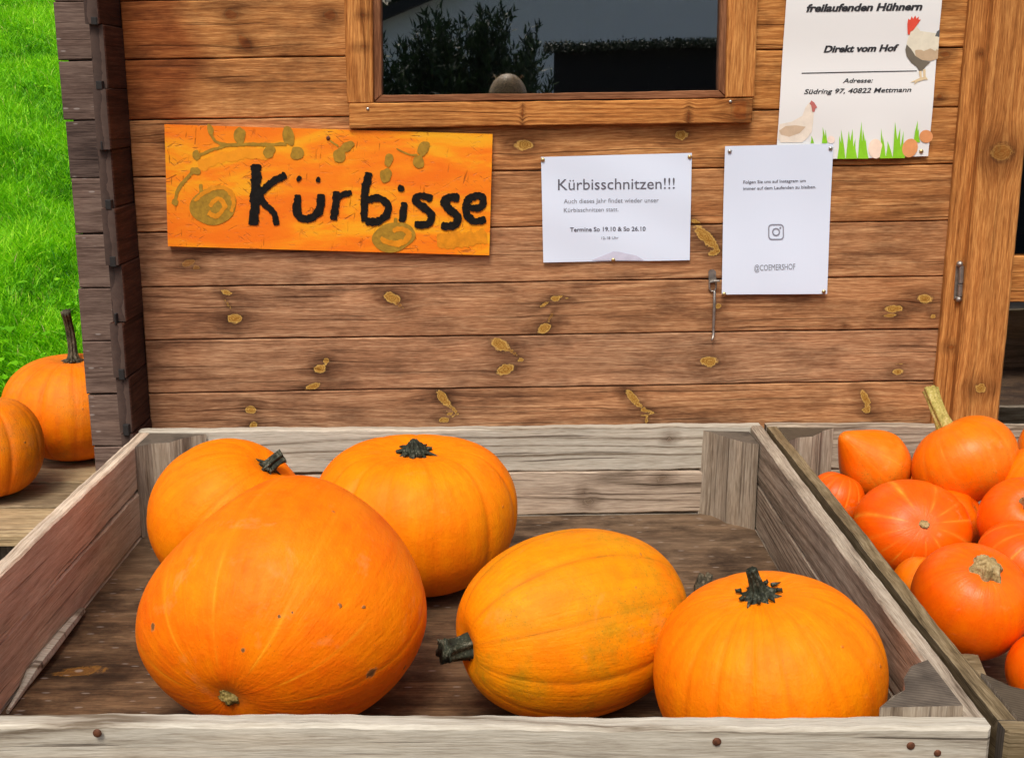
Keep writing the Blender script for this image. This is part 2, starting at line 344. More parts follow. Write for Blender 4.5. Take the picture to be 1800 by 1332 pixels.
def m_pumpkin(name, a, b_, groove, stripe, stripe_amt, green=None, green_amt=0, scab=.5, bloom=.2, rough=.42, line=0, ray=7.0, fade=1.0, gloss=.14, relief=.005):
    g = G(name); o = g.obj()
    pk = g.n('SeparateXYZ', {0: g.attr('aux')}).node
    rib, lat, top = pk.outputs[0], pk.outputs[1], pk.outputs[2]
    n1 = g.noise(o, 9, 4, .6); n2 = g.noise(o, 45, 5, .65); n3 = g.noise(o, 230, 3, .6)
    c = g.mix(g.ramp(n1, [(.32, 0.0), (.68, 1.0)]), a, b_)
    c = g.mix(g.m('MULTIPLY', g.ramp(n2, [(.42, 0.0), (.68, 1.0)]), .6), c, g.mix(1.0, c, (.93, .74, .6, 1), 'MULTIPLY'))
    st = g.noise(g.attr('grain'), 95, 4, .65); st2 = g.noise(g.attr('grain'), 30, 3, .6)
    c = g.mix(g.m('MULTIPLY', g.ramp(st, [(.42, 0.0), (.68, 1.0)]), .55), c, g.mix(1.0, c, (.95, .78, .7, 1), 'MULTIPLY'))
    c = g.mix(g.m('MULTIPLY', g.ramp(st2, [(.5, 0.0), (.72, 1.0)]), .5), c, g.mix(1.0, c, (1.02, 1.28, 1.2, 1), 'MULTIPLY'))
    c = g.mix(g.m('MULTIPLY', g.m('POWER', rib, 3.0), .42), c, groove)
    sn = g.ramp(g.noise(o, 22, 3, .6), [(.35, .15), (.6, 1.0)])
    c = g.mix(g.m('MULTIPLY', g.m('MULTIPLY', g.m('POWER', rib, ray), sn), (g.m('MULTIPLY', stripe_amt, g.ramp(lat, [(.12, 1.0), (.5, fade)])) if fade < 1 else stripe_amt)), c, stripe)
    if line:
        c = g.mix(g.m('MULTIPLY', g.m('MULTIPLY', g.m('POWER', rib, 12.0), sn), line), c, (.09, .075, .012, 1))
    if green is not None:
        gm = g.ramp(g.m('ADD', g.m('MULTIPLY', n1, .6), g.m('MULTIPLY', n2, .4)), [(.47, 0.0), (.62, 1.0)])
        c = g.mix(g.m('MULTIPLY', gm, green_amt), c, green)
        gs = g.ramp(g.noise(o, 420, 2, .5), [(.62, 0.0), (.7, 1.0)])
        c = g.mix(g.m('MULTIPLY', g.m('MULTIPLY', gs, g.ramp(n1, [(.4, 0.0), (.6, 1.0)])), .6), c, (.16, .12, .02, 1))
    # pale bloom patches and small corky scabs
    c = g.mix(g.m('MULTIPLY', g.ramp(g.noise(o, 14, 5, .7, .4), [(.60, 0.0), (.74, 1.0)]), bloom), c, (.85, .42, .2, 1))
    vo = g.n('TexVoronoi', {'Vector': g.n('VectorMath', {0: o, 1: g.n('VectorMath', {0: g.n('TexNoise', {'Vector': o, 'Scale': 60.0}, out=1), 1: (.012, .012, .012)}, operation='MULTIPLY')}, operation='ADD'), 'Scale': 26.0, 'Randomness': 1.0})
    vm = g.m('MULTIPLY', g.ramp(vo, [(.045, 1.0), (.085, 0.0)]), g.ramp(g.noise(o, 7, 2), [(.5, 0.0), (.58, 1.0)]))
    c = g.mix(g.m('MULTIPLY', vm, scab), c, (.22, .13, .06, 1))
    kt = g.m('ADD', g.attr('knot', 2), g.m('MULTIPLY', g.m('SUBTRACT', g.noise(o, 130, 4, .7), .5), 1.6))
    c = g.mix(g.ramp(kt, [(.8, .45), (1.7, 0.0)]), c, (.80, .35, .10, 1))
    c = g.mix(g.ramp(kt, [(.55, .95), (.95, 0.0)]), c, (.17, .085, .03, 1))
    dm = g.ramp(g.noise(o, 330, 2, .5), [(.68, 0.0), (.74, 1.0)])
    c = g.mix(g.m('MULTIPLY', dm, .35), c, (.30, .12, .02, 1))
    c = g.mix(g.m('MULTIPLY', g.m('POWER', top, 2.0), .6), c, (.25, .14, .03, 1))
    g.bump(g.m('ADD', g.m('ADD', g.m('MULTIPLY', n2, .7), g.m('ADD', g.m('MULTIPLY', n3, .2), g.m('MULTIPLY', st, .5))), g.m('MULTIPLY', vm, .5)), .5, relief)
    g.b.inputs['Subsurface Weight'].default_value = .0
    return g.fin(c, g.m('ADD', rough, g.m('MULTIPLY', n2, .25)), gloss)
OR = (.92, .205, .001, 1); YO = (.92, .265, .001, 1); RO = (.86, .095, .001, 1)
M_pk = m_pumpkin('field_pumpkin_skin', OR, YO, (.82, .15, .001, 1), (.9, .36, .03, 1), 0.0, scab=.35, bloom=.10)
M_pk_big = m_pumpkin('giant_pumpkin_skin', (.92, .165, .001, 1), (.92, .24, .001, 1), (.90, .19, .001, 1), (.94, .46, .02, 1), .7, scab=.85, bloom=.22, fade=.25, ray=9.0)
M_pk_obl = m_pumpkin('greenish_pumpkin_skin', (.88, .235, .001, 1), (.88, .315, .002, 1), (.62, .15, .002, 1), (.8, .3, .03, 1), 0.0, green=(.42, .235, .006, 1), green_amt=.7, scab=.9, bloom=.16, line=.6)
M_pk_dk = m_pumpkin('deep_orange_pumpkin_skin', (.86, .19, .002, 1), (.90, .25, .003, 1), (.60, .085, .002, 1), (.8, .3, .05, 1), 0.0, green=(.36, .19, .05, 1), green_amt=.25, scab=.7, bloom=.12)
M_hok = m_pumpkin('red_hokkaido_skin', RO, (.88, .13, .001, 1), (.74, .05, .001, 1), (.92, .36, .03, 1), .9, scab=.4, bloom=.4, rough=.24, ray=4.0, gloss=.24, relief=.0022)
M_hokp = m_pumpkin('glossy_hokkaido_skin', (.88, .10, .001, 1), (.90, .17, .001, 1), (.78, .06, .001, 1), (.92, .33, .02, 1), .22, scab=.3, bloom=.35, rough=.2, ray=7.0, gloss=.24, relief=.0022)
M_hok2 = m_pumpkin('orange_hokkaido_skin', (.90, .20, .001, 1), (.88, .13, .001, 1), (.78, .09, .001, 1), (.88, .33, .03, 1), .55, green=(.62, .30, .02, 1), green_amt=.5, scab=.6, bloom=.3, rough=.26, ray=5.0, gloss=.24, relief=.0022)
def m_stem(name, a, b_, c_):
    g = G(name); o = g.obj(); n1 = g.noise(o, 70, 5, .7); n2 = g.noise(o, 320, 3, .6)
    c = g.ramp(g.m('ADD', g.m('MULTIPLY', n1, .6), g.m('MULTIPLY', n2, .4)), [(.36, a), (.52, b_), (.68, c_)])
    g.bump(n1, .6, .003); return g.fin(c, .7, .25)
M_stem_dk = m_stem('dark_green_stem', (.006, .007, .005, 1), (.026, .032, .018, 1), (.20, .20, .15, 1))
M_stem_cork = m_stem('corky_stem', (.16, .10, .03, 1), (.42, .30, .13, 1), (.62, .50, .28, 1))
M_stem_grn = m_stem('greenish_stem', (.20, .17, .03, 1), (.42, .34, .09, 1), (.62, .52, .26, 1))
M_stem_grn2 = m_stem('olive_scar', (.05, .04, .008, 1), (.22, .16, .04, 1), (.50, .40, .16, 1))
M_stem_brn = m_stem('brown_stem', (.012, .010, .006, 1), (.07, .06, .035, 1), (.24, .20, .13, 1))

# ------------------------------------------------------------------ ground, hillside, grass
g = G('gravel_ground'); o_ = g.obj()
c_ = g.mix(g.noise(o_, 3, 6, .7), S(88, 80, 70), S(150, 142, 130))
c_ = g.mix(g.ramp(g.n('TexVoronoi', {'Vector': o_, 'Scale': 60.0}), [(.0, 0.0), (.6, .7)]), c_, S(70, 64, 58))
M_ground = g.fin(c_, .9, .2)
g = G('hill_soil'); o_ = g.obj()
M_hill = g.fin(g.mix(g.noise(o_, 5, 5, .7), (.018, .07, .005, 1), (.05, .16, .012, 1)), .95, .1)
def hillz(x, y):
    z = np.maximum(0, -.77 + .30 * y)
    z = z + .03 * np.sin(x * 1.7 + y) + .02 * np.sin(y * 3.1)
    return np.where(y < 2.6, -.004 + 0 * z, z)
mb = MB(); xs = np.linspace(-60, 60, 41); ys = np.linspace(-60, 60, 41)
X, Y = np.meshgrid(xs, ys, indexing='ij'); ix = np.arange(41 * 41).reshape(41, 41)
mb.add(np.stack([X, Y, X * 0], -1).reshape(-1, 3), [tuple(r) for r in np.stack([ix[:-1, :-1], ix[1:, :-1], ix[1:, 1:], ix[:-1, 1:]], -1).reshape(-1, 4).tolist()])
tag(mb.build('ground', M_ground), kind='structure')
mb = MB(); xs = np.concatenate([np.linspace(-40, -8, 12), np.linspace(-7.6, -.89, 40)]); ys = np.concatenate([[2.5], np.linspace(2.62, 12, 60), np.linspace(13, 45, 12)])
X, Y = np.meshgrid(xs, ys, indexing='ij'); nx, ny = X.shape; ix = np.arange(nx * ny).reshape(nx, ny)
mb.add(np.stack([X, Y, hillz(X, Y) - .004], -1).reshape(-1, 3), [tuple(r) for r in np.stack([ix[:-1, :-1], ix[1:, :-1], ix[1:, 1:], ix[:-1, 1:]], -1).reshape(-1, 4).tolist()])
tag(mb.build('hillside', M_hill, smooth=True), kind='structure')

def m_leaf(name, cols, trans=.35, rough=.5):
    g = G(name); t = g.attr('tint', 2)
    c = g.ramp(t, cols)
    g.put(g.b.inputs['Base Color'], c); g.b.inputs['Roughness'].default_value = rough
    g.b.inputs['Specular IOR Level'].default_value = .3
    tr = g.n('BsdfTranslucent', {'Color': c}); ms = g.n('MixShader', {0: trans, 1: g.b.outputs[0], 2: tr})
    g.nt.links.new(ms, g.nt.nodes['Material Output'].inputs[0]); return g.mat
M_grass = m_leaf('meadow_grass', [(0, (.03, .20, .002, 1)), (.35, (.18, .58, .004, 1)), (.75, (.40, .84, .010, 1)), (.93, (.50, .80, .05, 1)), (1, (.60, .52, .2, 1))])
def fast_mesh(name, co, quads, mat, tint=None, tris=None):
    me = bpy.data.meshes.new(name); nq = len(quads)
    me.vertices.add(len(co)); me.vertices.foreach_set('co', co.ravel().astype(np.float32))
    k = quads.shape[1]
    me.loops.add(nq * k); me.loops.foreach_set('vertex_index', quads.ravel().astype(np.int32))
    me.polygons.add(nq); me.polygons.foreach_set('loop_start', np.arange(0, nq * k, k, dtype=np.int32))
    me.materials.append(mat)
    if tint is not None:
        a = me.attributes.new('tint', 'FLOAT', 'POINT'); a.data.foreach_set('value', tint.astype(np.float32))
    me.update(calc_edges=True); me.validate(); return me
def blades(x, y, z, h, wd, lean, tint):
    n = len(x); az = rng.uniform(0, 2 * np.pi, n); la = rng.uniform(0, 2 * np.pi, n)
    co = []
    for t, wf in ((0, 1.), (.4, .9), (.75, .6), (1, .06)):
        bend = lean * h * t ** 2.0
        cx = x + np.cos(la) * bend; cy = y + np.sin(la) * bend; cz = z + h * t * (1 - .35 * lean * t)
        for s_ in (-1, 1):
            co.append(np.stack([cx + s_ * np.cos(az) * wd * wf * .5, cy + s_ * np.sin(az) * wd * wf * .5, cz], 1))
    co = np.stack(co, 1).reshape(-1, 3)
    b = np.arange(n)[:, None] * 8
    q = np.concatenate([np.concatenate([b + 2 * k, b + 2 * k + 1, b + 2 * k + 3, b + 2 * k + 2], 1) for k in range(3)], 0)
    return co, q, np.repeat(tint, 8)
def gfield(n, ylo, yhi, ulo, uhi, pw=1.6):
    t = rng.uniform(0, 1, n) ** pw; y = ylo + (yhi - ylo) * t; x = rng.uniform(ulo, uhi, n) * y
    return x, y
x1, y1 = gfield(95000, 3.3, 12.5, -.47, -.335, 1.35); x2, y2 = gfield(34000, 3.2, 14, -1.1, -.47, 1.3)
x3 = rng.uniform(-3.4, -.93, 30000); y3 = rng.uniform(2.62, 6.5, 30000)
gx = np.concatenate([x1, x2, x3]); gy = np.concatenate([y1, y2, y3]); ok = gx < -.93; gx, gy = gx[ok], gy[ok]; n = len(gx)
clump = np.sin(gx * 5.1 + np.sin(gy * 4.3) * 1.4) * np.sin(gy * 3.7 + gx * 2.2) * .5 + .5
clump2 = np.sin(gx * 13 + 2 * np.sin(gy * 9)) * np.sin(gy * 11) * .5 + .5
tint = np.clip(.47 + .40 * (clump - .5) + .26 * (clump2 - .5) + rng.normal(0, .17, n), 0, .9); old = rng.uniform(0, 1, n) < .03; tint[old] = rng.uniform(.92, 1, old.sum())
hh = (.055 + .085 * rng.uniform(0, 1, n)) * (.6 + .75 * clump)
co, q, ti = blades(gx, gy, hillz(gx, gy), hh, rng.uniform(.004, .0085, n), rng.uniform(.2, 1.15, n), tint)
# clover leaves in between
m_ = 1100; cx, cy = gfield(m_, 3.4, 9, -.47, -.335, 1.2); hz = hillz(cx, cy) + rng.uniform(.03, .11, m_); pc = np.sin(cx * 4) * np.sin(cy * 2.6) > .25; cx, cy, hz = cx[pc], cy[pc], hz[pc]; m_ = len(cx)
lc = []
for k in range(3):
    a = rng.uniform(0, 6.28, m_); r_ = rng.uniform(.009, .017, m_); tl = rng.uniform(-.5, .5, (m_, 2))
    ox, oy = cx + np.cos(a) * r_, cy + np.sin(a) * r_
    for (dx, dy) in ((-1, -.7), (.7, -1), (1, .7), (-.7, 1)):
        lc.append(np.stack([ox + dx * r_ * .8, oy + dy * r_ * .8, hz + (tl[:, 0] * dx + tl[:, 1] * dy) * r_], 1))
lc = np.stack(lc, 1).reshape(-1, 3); lq = np.arange(len(lc)).reshape(-1, 4)
co2 = np.concatenate([co, lc]); q2 = np.concatenate([q, lq + len(co)]); ti2 = np.concatenate([ti, np.repeat(rng.uniform(.25, .6, m_), 12)])
tag(link('grass', fast_mesh('grass', co2, q2, M_grass, ti2)), 'bright green meadow grass and clover on the bank', 'grass', kind='stuff')

# ------------------------------------------------------------------ the wooden hut
D = 2.36
hut = thing('wooden_hut', (.6, D, 0), 'brown stained plank sales hut with dark window behind the crates', 'hut')
LY = [-104, 2, 105, 211, 312, 410, 506, 599, 692]; RY = [-121, -18, 84, 189, 289, 388, 485, 578, 669]   # plank joints at x=235 / x=1670
def lineZ(k, x):
    """height of plank joint k at world x on the wall"""
    if 0 <= k < len(LY):
        a, b = onY(235, LY[k], D), onY(1670, RY[k], D)
    else:
        k2 = len(LY) - 1 if k > 0 else 0; a, b = onY(235, LY[k2], D), onY(1670, RY[k2], D); dz = -.111 * (k - k2)
        a = a + Vector((0, 0, dz)); b = b + Vector((0, 0, dz))
    return a.z + (b.z - a.z) * (x - a.x) / (b.x - a.x)
KN = [(412, 560, 14, 9, 0, 1), (397, 514, 12, 5, 20, 1), (688, 524, 16, 10, 25, 1), (975, 525, 9, 5, 10, 1), (956, 577, 14, 8, -28, 1),
      (878, 605, 20, 11, 30, 1), (888, 649, 17, 10, -20, 1), (915, 632, 6, 4, 0, 1), (562, 648, 12, 8, 0, 1), (573, 634, 7, 5, 20, 1), (550, 679, 16, 6, -20, 1), (1247, 635, 17, 10, 5, 1),
      (440, 720, 10, 8, 30, 1), (445, 747, 9, 6, -30, 1), (778, 700, 21, 8, 55, 1), (781, 738, 10, 5, 0, 1), (1112, 700, 22, 7, 50, 1), (1135, 722, 12, 3, 10, 1), (1520, 700, 18, 7, 60, 1), (1522, 722, 9, 4, 20, 1), (1578, 653, 10, 6, 0, 1),
      (1570, 543, 17, 7, 0, 1), (1625, 525, 14, 9, 0, 1), (1640, 556, 6, 4, 0, 1), (920, 255, 16, 9, 0, 1), (1197, 237, 13, 8, 0, 1), (1240, 418, 30, 10, 45, 1), (1252, 446, 8, 5, 0, 1),
      (797, 720, 16, 3, 50, 1), (790, 728, 12, 2.5, 25, 1), (1128, 716, 14, 3, 40, 1), (1140, 728, 16, 2.2, -8, 1), (1136, 738, 8, 3, 90, 1), (1524, 715, 10, 3, 55, 1), (956, 535, 10, 3, -30, 1), (968, 556, 12, 2.5, -60, .4), (990, 522, 12, 2, 20, 1), (400, 535, 14, 2.5, 60, .5), (700, 535, 14, 3, 40, .3), (900, 618, 14, 3, 40, .4), (1258, 436, 14, 4, 60, 1), (1563, 555, 12, 3, 0, .8), (1580, 640, 12, 2, 0, .8), (1225, 392, 14, 4, 35, 1), (430, 76, 16, 8, 55, 0), (405, 26, 11, 8, 20, 0), (580, 27, 10, 8, 0, 0), (330, 462, 14, 6, -20, .3), (345, 470, 8, 4, 0, .3), (1660, 96, 8, 5, 0, 0), (1652, 170, 5, 4, 0, 0), (300, 250, 12, 7, 0, 0), (1485, 575, 4, 3, 0, 0), (1262, 538, 6, 5, 0, 1)]
def knots_for(z0f, z1f):
    out = []
    for (px, py, rx, ry, an, kc) in KN:
        p = onY(px, py, D); m = 2.4 / F
        if z0f(p.x) - .004 < p.z < z1f(p.x) + .004: out.append((p, rx * m, ry * m, R(-an), kc))
    return out
XL, XR = onY(206, 0, D).x, onY(1713, 0, D).x           # visible plank run
XLb = onY(262, 745, D).x
TONE = {-4: .0, -3: 0, -2: 0, -1: 0, 0: .0, 1: .1, 2: .15, 3: .4, 4: .6, 5: .9, 6: .9, 7: 1.15}
mb = MB(); mc = MB(); xs0 = -.7665
wx0 = onY(640, 150, D).x; wx1 = onY(1300, 150, D).x
xl_side = -.7405                                         # left end of the hut's front boards inside the corner
for k in range(-7, 16):
    z1 = lambda x, k=k: lineZ(k, x) - .0013; z0 = lambda x, k=k: lineZ(k + 1, x) + .0013
    tb = TONE.get(k, 0 if k < 0 else .9)
    segs = [(xl_side, .985)]
    if -5 <= k <= 2: segs = [(xl_side, wx0), (wx1, .985)]
    for (a, b) in segs:
        tf = lambda s, t, P, tb=tb: np.clip(tb - .28 * np.clip((P[..., 0] + .1) / .9, -.3, 1), 0, 1)
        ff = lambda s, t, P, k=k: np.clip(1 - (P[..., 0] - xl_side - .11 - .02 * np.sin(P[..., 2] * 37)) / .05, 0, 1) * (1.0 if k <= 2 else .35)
        vis = -1 <= k <= 8
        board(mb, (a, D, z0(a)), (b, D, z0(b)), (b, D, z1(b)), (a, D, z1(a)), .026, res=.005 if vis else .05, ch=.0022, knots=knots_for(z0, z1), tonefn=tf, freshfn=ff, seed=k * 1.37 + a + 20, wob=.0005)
    a, b = -1.0, xs0 - .0005                        # boards run past the side wall
    a = onY(97 + .085 * 300, 300, D).x - .002 + .003 * math.sin(k * 5.1)
    board(mc, (a, D, z0(a)), (b, D, z0(b)), (b, D, z1(b)), (a, D, z1(a)), .026, res=.012, ch=.0022, seed=k * 2.1 + 9, tone=.15 + .85 * (k == 3) + .25 * (math.sin(k * 7) > .3), wob=.0006)
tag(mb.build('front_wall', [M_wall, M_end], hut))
mc.build('corner_boards', [M_corner, M_sideend], hut)
# the dark gaps behind the planks
mb = MB()
for (xa, xb, za, zb) in ((-.852, wx0, .05, 2.42), (wx1, .9, .05, 2.42), (wx0, wx1, .05, 1.44), (wx0, wx1, 2.14, 2.42)):
    boxb(mb, xa, xb, D + .012, D + .034, za, zb, res=.3)
mb.build('wall_backing', [M_dark, M_dark], hut)
# side wall boards crossing at the corner, their ends standing proud of the front
mb = MB(); ms = MB()
xs0, xs1 = -.7665, xl_side
SJ = [-62, 43, 156, 263, 366, 466, 567, 664, 762, 858]
zj = [onY(170, p, D - .115).z for p in SJ]; zj = [zj[0] + .112 * i for i in (4, 3, 2, 1)] + zj; 
while zj[-1] > .12: zj.append(zj[-1] - .112)
for i in range(len(zj) - 1):
    z1, z0 = zj[i] - .001, zj[i + 1] + .001
    dx = .0025 * math.sin(i * 4.3); dy = .006 * math.sin(i * 2.9)
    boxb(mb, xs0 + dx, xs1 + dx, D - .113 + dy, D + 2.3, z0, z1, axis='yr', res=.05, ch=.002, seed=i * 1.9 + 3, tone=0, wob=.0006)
                                            # near-black blocks stand in for the shaded notches between the courses
for i in range(len(zj) - 1):
    z0 = zj[i + 1]
    boxb(mb, xs0 + .009, xs0 + .012 + .009 * abs(math.sin(i * 2.1)), D - .1205, D - .09, z0 - .002, z0 + .006 + .012 * abs(math.sin(i * 3)), res=.01, ch=.001, seed=i, mat=2, emat=2)
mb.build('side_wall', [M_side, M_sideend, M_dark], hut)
mb = MB()
boxb(mb, 2.1, 2.13, D, D + 2.3, .1, 2.42, axis='yr', res=.3); boxb(mb, xl_side, 2.1, D + 2.27, D + 2.3, .1, 2.42, res=.3)
boxb(mb, 1.72, 2.1, D, D + .03, .1, 2.42, res=.2); boxb(mb, .985, 1.72, D, D + .03, 2.12, 2.42, res=.2)
boxb(mb, xl_side, 2.1, D + .04, D + 2.27, .04, .09, axis='top', res=.3)
mb.build('rear_wall', [M_side, M_sideend], hut)
mb = MB()
for s_ in (0, 1):
    a = (-1.1, D - .16, 2.43) if not s_ else (2.35, D + 2.45, 2.43)
    b = (2.35, D - .16, 2.43) if not s_ else (-1.1, D + 2.45, 2.43)
    c = (2.35, D + 1.15, 2.86) if not s_ else (-1.1, D + 1.15, 2.862)
    d = (-1.1, D + 1.15, 2.86) if not s_ else (2.35, D + 1.15, 2.862)
    board(mb, a, b, c, d, .03, res=.3, ch=.004)
mb.build('roof', [plain('roof_felt', (.03, .03, .032, 1), .9), M_side], hut)
mb = MB()
for yy in (D, D + 2.285):
    mb.add([(-.86, yy, 2.42), (2.13, yy, 2.42), (.63, yy + (1.1 if yy == D else -1.1) * 0, 2.42), (2.13, yy + .02, 2.42)], [(0, 1, 2)])

# window
win = link('window', None, hut) if False else None
def bq(mb, q, y, T, ax='h', **kw):
    """plank from an image-space quad (TL TR BR BL) standing at depth y"""
    tl, tr, br, bl = [onY(p[0], p[1], y) for p in q]
    if ax == 'h': board(mb, bl, br, tr, tl, T, **kw)
    else: board(mb, br, tr, tl, bl, T, **kw)
mb = MB(); yc = D - .022
bq(mb, [(600, -165), (652, -165), (656, 181.5), (609.5, 182)], yc, .021, 'v', res=.008, knots=[(onY(640, 27, yc), .006, .004, 1.57, 0), (onY(637, 83, yc), .008, .004, 1.57, 0)])
bq(mb, [(1283, -180), (1339, -180), (1325.5, 171), (1276, 172)], yc, .021, 'v', res=.01)
bq(mb, [(613.5, 183), (1324, 173), (1322, 215.5), (614, 226)], yc, .021, 'h', res=.006, knots=[(onY(1300, 194, yc), .016, .021, 0, .0), (onY(918, 198, yc), .002, .015, 0, 0), (onY(1210, 205, yc), .003, .012, 0, 0)])
bq(mb, [(598, -214), (1341, -224), (1341, -182), (600, -167)], yc, .021, 'h', res=.02)
window = mb.build('window', [M_trim, M_end], hut)
mb = MB(); yb = D - .012                                # glazing frame of darker bead
bq(mb, [(652.5, -164), (668, -150), (670.5, 168), (656.5, 180)], yb, .03, 'v', res=.01)
bq(mb, [(1270, -160), (1283, -176), (1276.5, 171), (1263.5, 159)], yb, .03, 'v', res=.01)
bq(mb, [(671, 168.3), (1263.2, 159.3), (1276, 171.5), (657, 180.6)], yb, .03, 'h', res=.01)
bq(mb, [(653, -165), (1283, -177), (1270, -162), (668, -152)], yb, .03, 'h', res=.01)
mb.build('glazing_frame', [M_frame, M_end], window)
mb = MB()
p0, p1, p2, p3 = onY(663, 174, D + .004), onY(1272, 166, D + .004), onY(1277, -168, D + .004), onY(662, -158, D + .004)
board(mb, p0, p1, p2, p3, .006, res=.5, ch=.0005, wob=0)
mb.build('pane', [M_glass, M_glass], window)
mb = MB()
for (px, py) in ((646.5, 192), (1284, 179)): mb = MB(); ball(mb, onY(px, py, yc - .001), .003, sc=(1, .5, 1)); mb.build('screw', M_steelpin, window)
# dark room behind the glass
mb = MB()
boxb(mb, -.6, .9, D + .9, D + .92, .1, 2.41, res=.5)
mb.build('inner_partition', [M_dark, M_dark], hut)
# trim strip, door post
mb = MB()
bq(mb, [(1727, -240), (1761, -240), (1677, 800), (1633, 800)], D - .013, .012, 'v', res=.008, tone=.0, knots=[(onY(1672, 610, D - .013), .006, .009, 0, .0), (onY(1716, 96, D), .004, .006, 0, 0)])
mb.build('trim_strip', [M_trim, M_end], hut)
mb = MB()
bq(mb, [(1772, -240), (1852, -240), (1749, 800), (1668, 800)], D - .034, .07, 'v', res=.006, tone=.0, ch=.004,
   knots=[(onY(1758, 268, D - .034), .017, .024, 0, .35), (onY(1723, 682, D - .034), .010, .012, 0, .9)])
mb.build('door_post', [M_trim, M_end], hut)
mb = MB()
bq(mb, [(1762, -240), (1773, -240), (1669, 800), (1677.5, 800)], D - .006, .02, 'v', res=.02)
mb.build('rebate_strip', [M_frame, M_end], hut)
# door with two panes and a middle rail
dy = D + .014; xd0, xd1 = .9865, 1.70
zr1, zr0 = onY(1790, 450, dy).z, onY(1790, 531, dy).z
mb = MB()
boxb(mb, xd0, .990, dy, dy + .04, .12, 2.1, axis='z', res=.05); boxb(mb, 1.61, xd1, dy, dy + .04, .12, 2.1, axis='z', res=.05)
boxb(mb, .9905, 1.6095, dy, dy + .04, zr0, zr1, res=.012, seed=5.5); boxb(mb, .9905, 1.6095, dy, dy + .04, .12, .55, res=.05); boxb(mb, .9905, 1.6095, dy, dy + .04, 2.0, 2.1, res=.05)
door = mb.build('door', [M_trim, M_end], hut)
for (za, zb) in ((.552, zr0 - .002), (zr1 + .002, 1.998)):
    mb = MB(); boxb(mb, .9908, 1.6092, dy + .016, dy + .022, za, zb, res=.5, ch=.0005, wob=0); mb.build('pane', [M_glass, M_glass], door)
    mb = MB(); boxb(mb, 1.0185, 1.60, dy + .4, dy + .41, za, zb, res=.5); mb.build('inner_shelf_back', [M_dark, M_dark], hut)
mb = MB(); hy = D - .016
for (pa, pb, r_) in (((1690, 468), (1689, 497), .0052), ((1688.5, 499), (1687, 521), .0052)):
    tube(mb, [onY(*pa, hy - .004), onY(*pb, hy - .004)], [r_, r_], 12)
tl = [onY(p[0], p[1], hy) for p in ((1681, 466), (1693, 465), (1691, 525), (1677, 526))]
board(mb, tl[3], tl[2], tl[1], tl[0], .003, res=.02, ch=.0008, wob=0)
for p in ((1687, 464), (1685, 526)): ball(mb, onY(*p, hy - .004), .0062)
mb.build('hinge', [M_metal, M_metal], hut, smooth=False)
# hook latch hanging on the wall
mb = MB(); ly = D - .0035
pl = [(1245.5, 478), (1248, 474.5), (1252, 473.5), (1256, 474.5), (1258.5, 478), (1259, 492), (1259.5, 508), (1257, 511), (1255.5, 508), (1255.5, 499), (1248.5, 499), (1250, 508), (1254, 511), (1250, 512.5), (1247, 510), (1245.5, 495)]
fr = [onY(*p, ly) for p in pl[:6]] + [onY(1259, 497, ly), onY(1246, 497, ly)]
bk = [p + Vector((0, .003, 0)) for p in fr]; n_ = len(fr)
mb.add([tuple(p) for p in fr + bk], [tuple(range(n_ - 1, -1, -1)), tuple(range(n_, 2 * n_))] + [(i, (i + 1) % n_, n_ + (i + 1) % n_, n_ + i) for i in range(n_)])
tube(mb, [onY(*p, ly - .001) for p in ((1247, 496), (1247, 507), (1250, 512), (1255, 511.5), (1258.5, 507), (1258.7, 496))], [.0018] * 6, 8)
tube(mb, [onY(1249, 496, ly - .004), onY(1256, 494, ly - .008), onY(1265, 493.5, ly - .012)], [.0026, .0026, .0022], 8)
latch = mb.build('hook_latch', M_metal, hut, smooth=False)
mb = MB(); hk = [(1255, 510, .004), (1256, 514, .006), (1255.6, 535, .008), (1254.8, 560, .010), (1254, 577, .010), (1254.2, 587, .011), (1253, 594, .015), (1251, 598, .019)]
tube(mb, [onY(a, b, D - c) for a, b, c in hk], [.0024, .0029, .0029, .0029, .0027, .0026, .0022, .0015], 10)
mb.build('hook', M_metal, latch, smooth=True)
mb = MB(); boxb(mb, 1.6, 2.6, 2.0, 2.1, -.5, -.4)

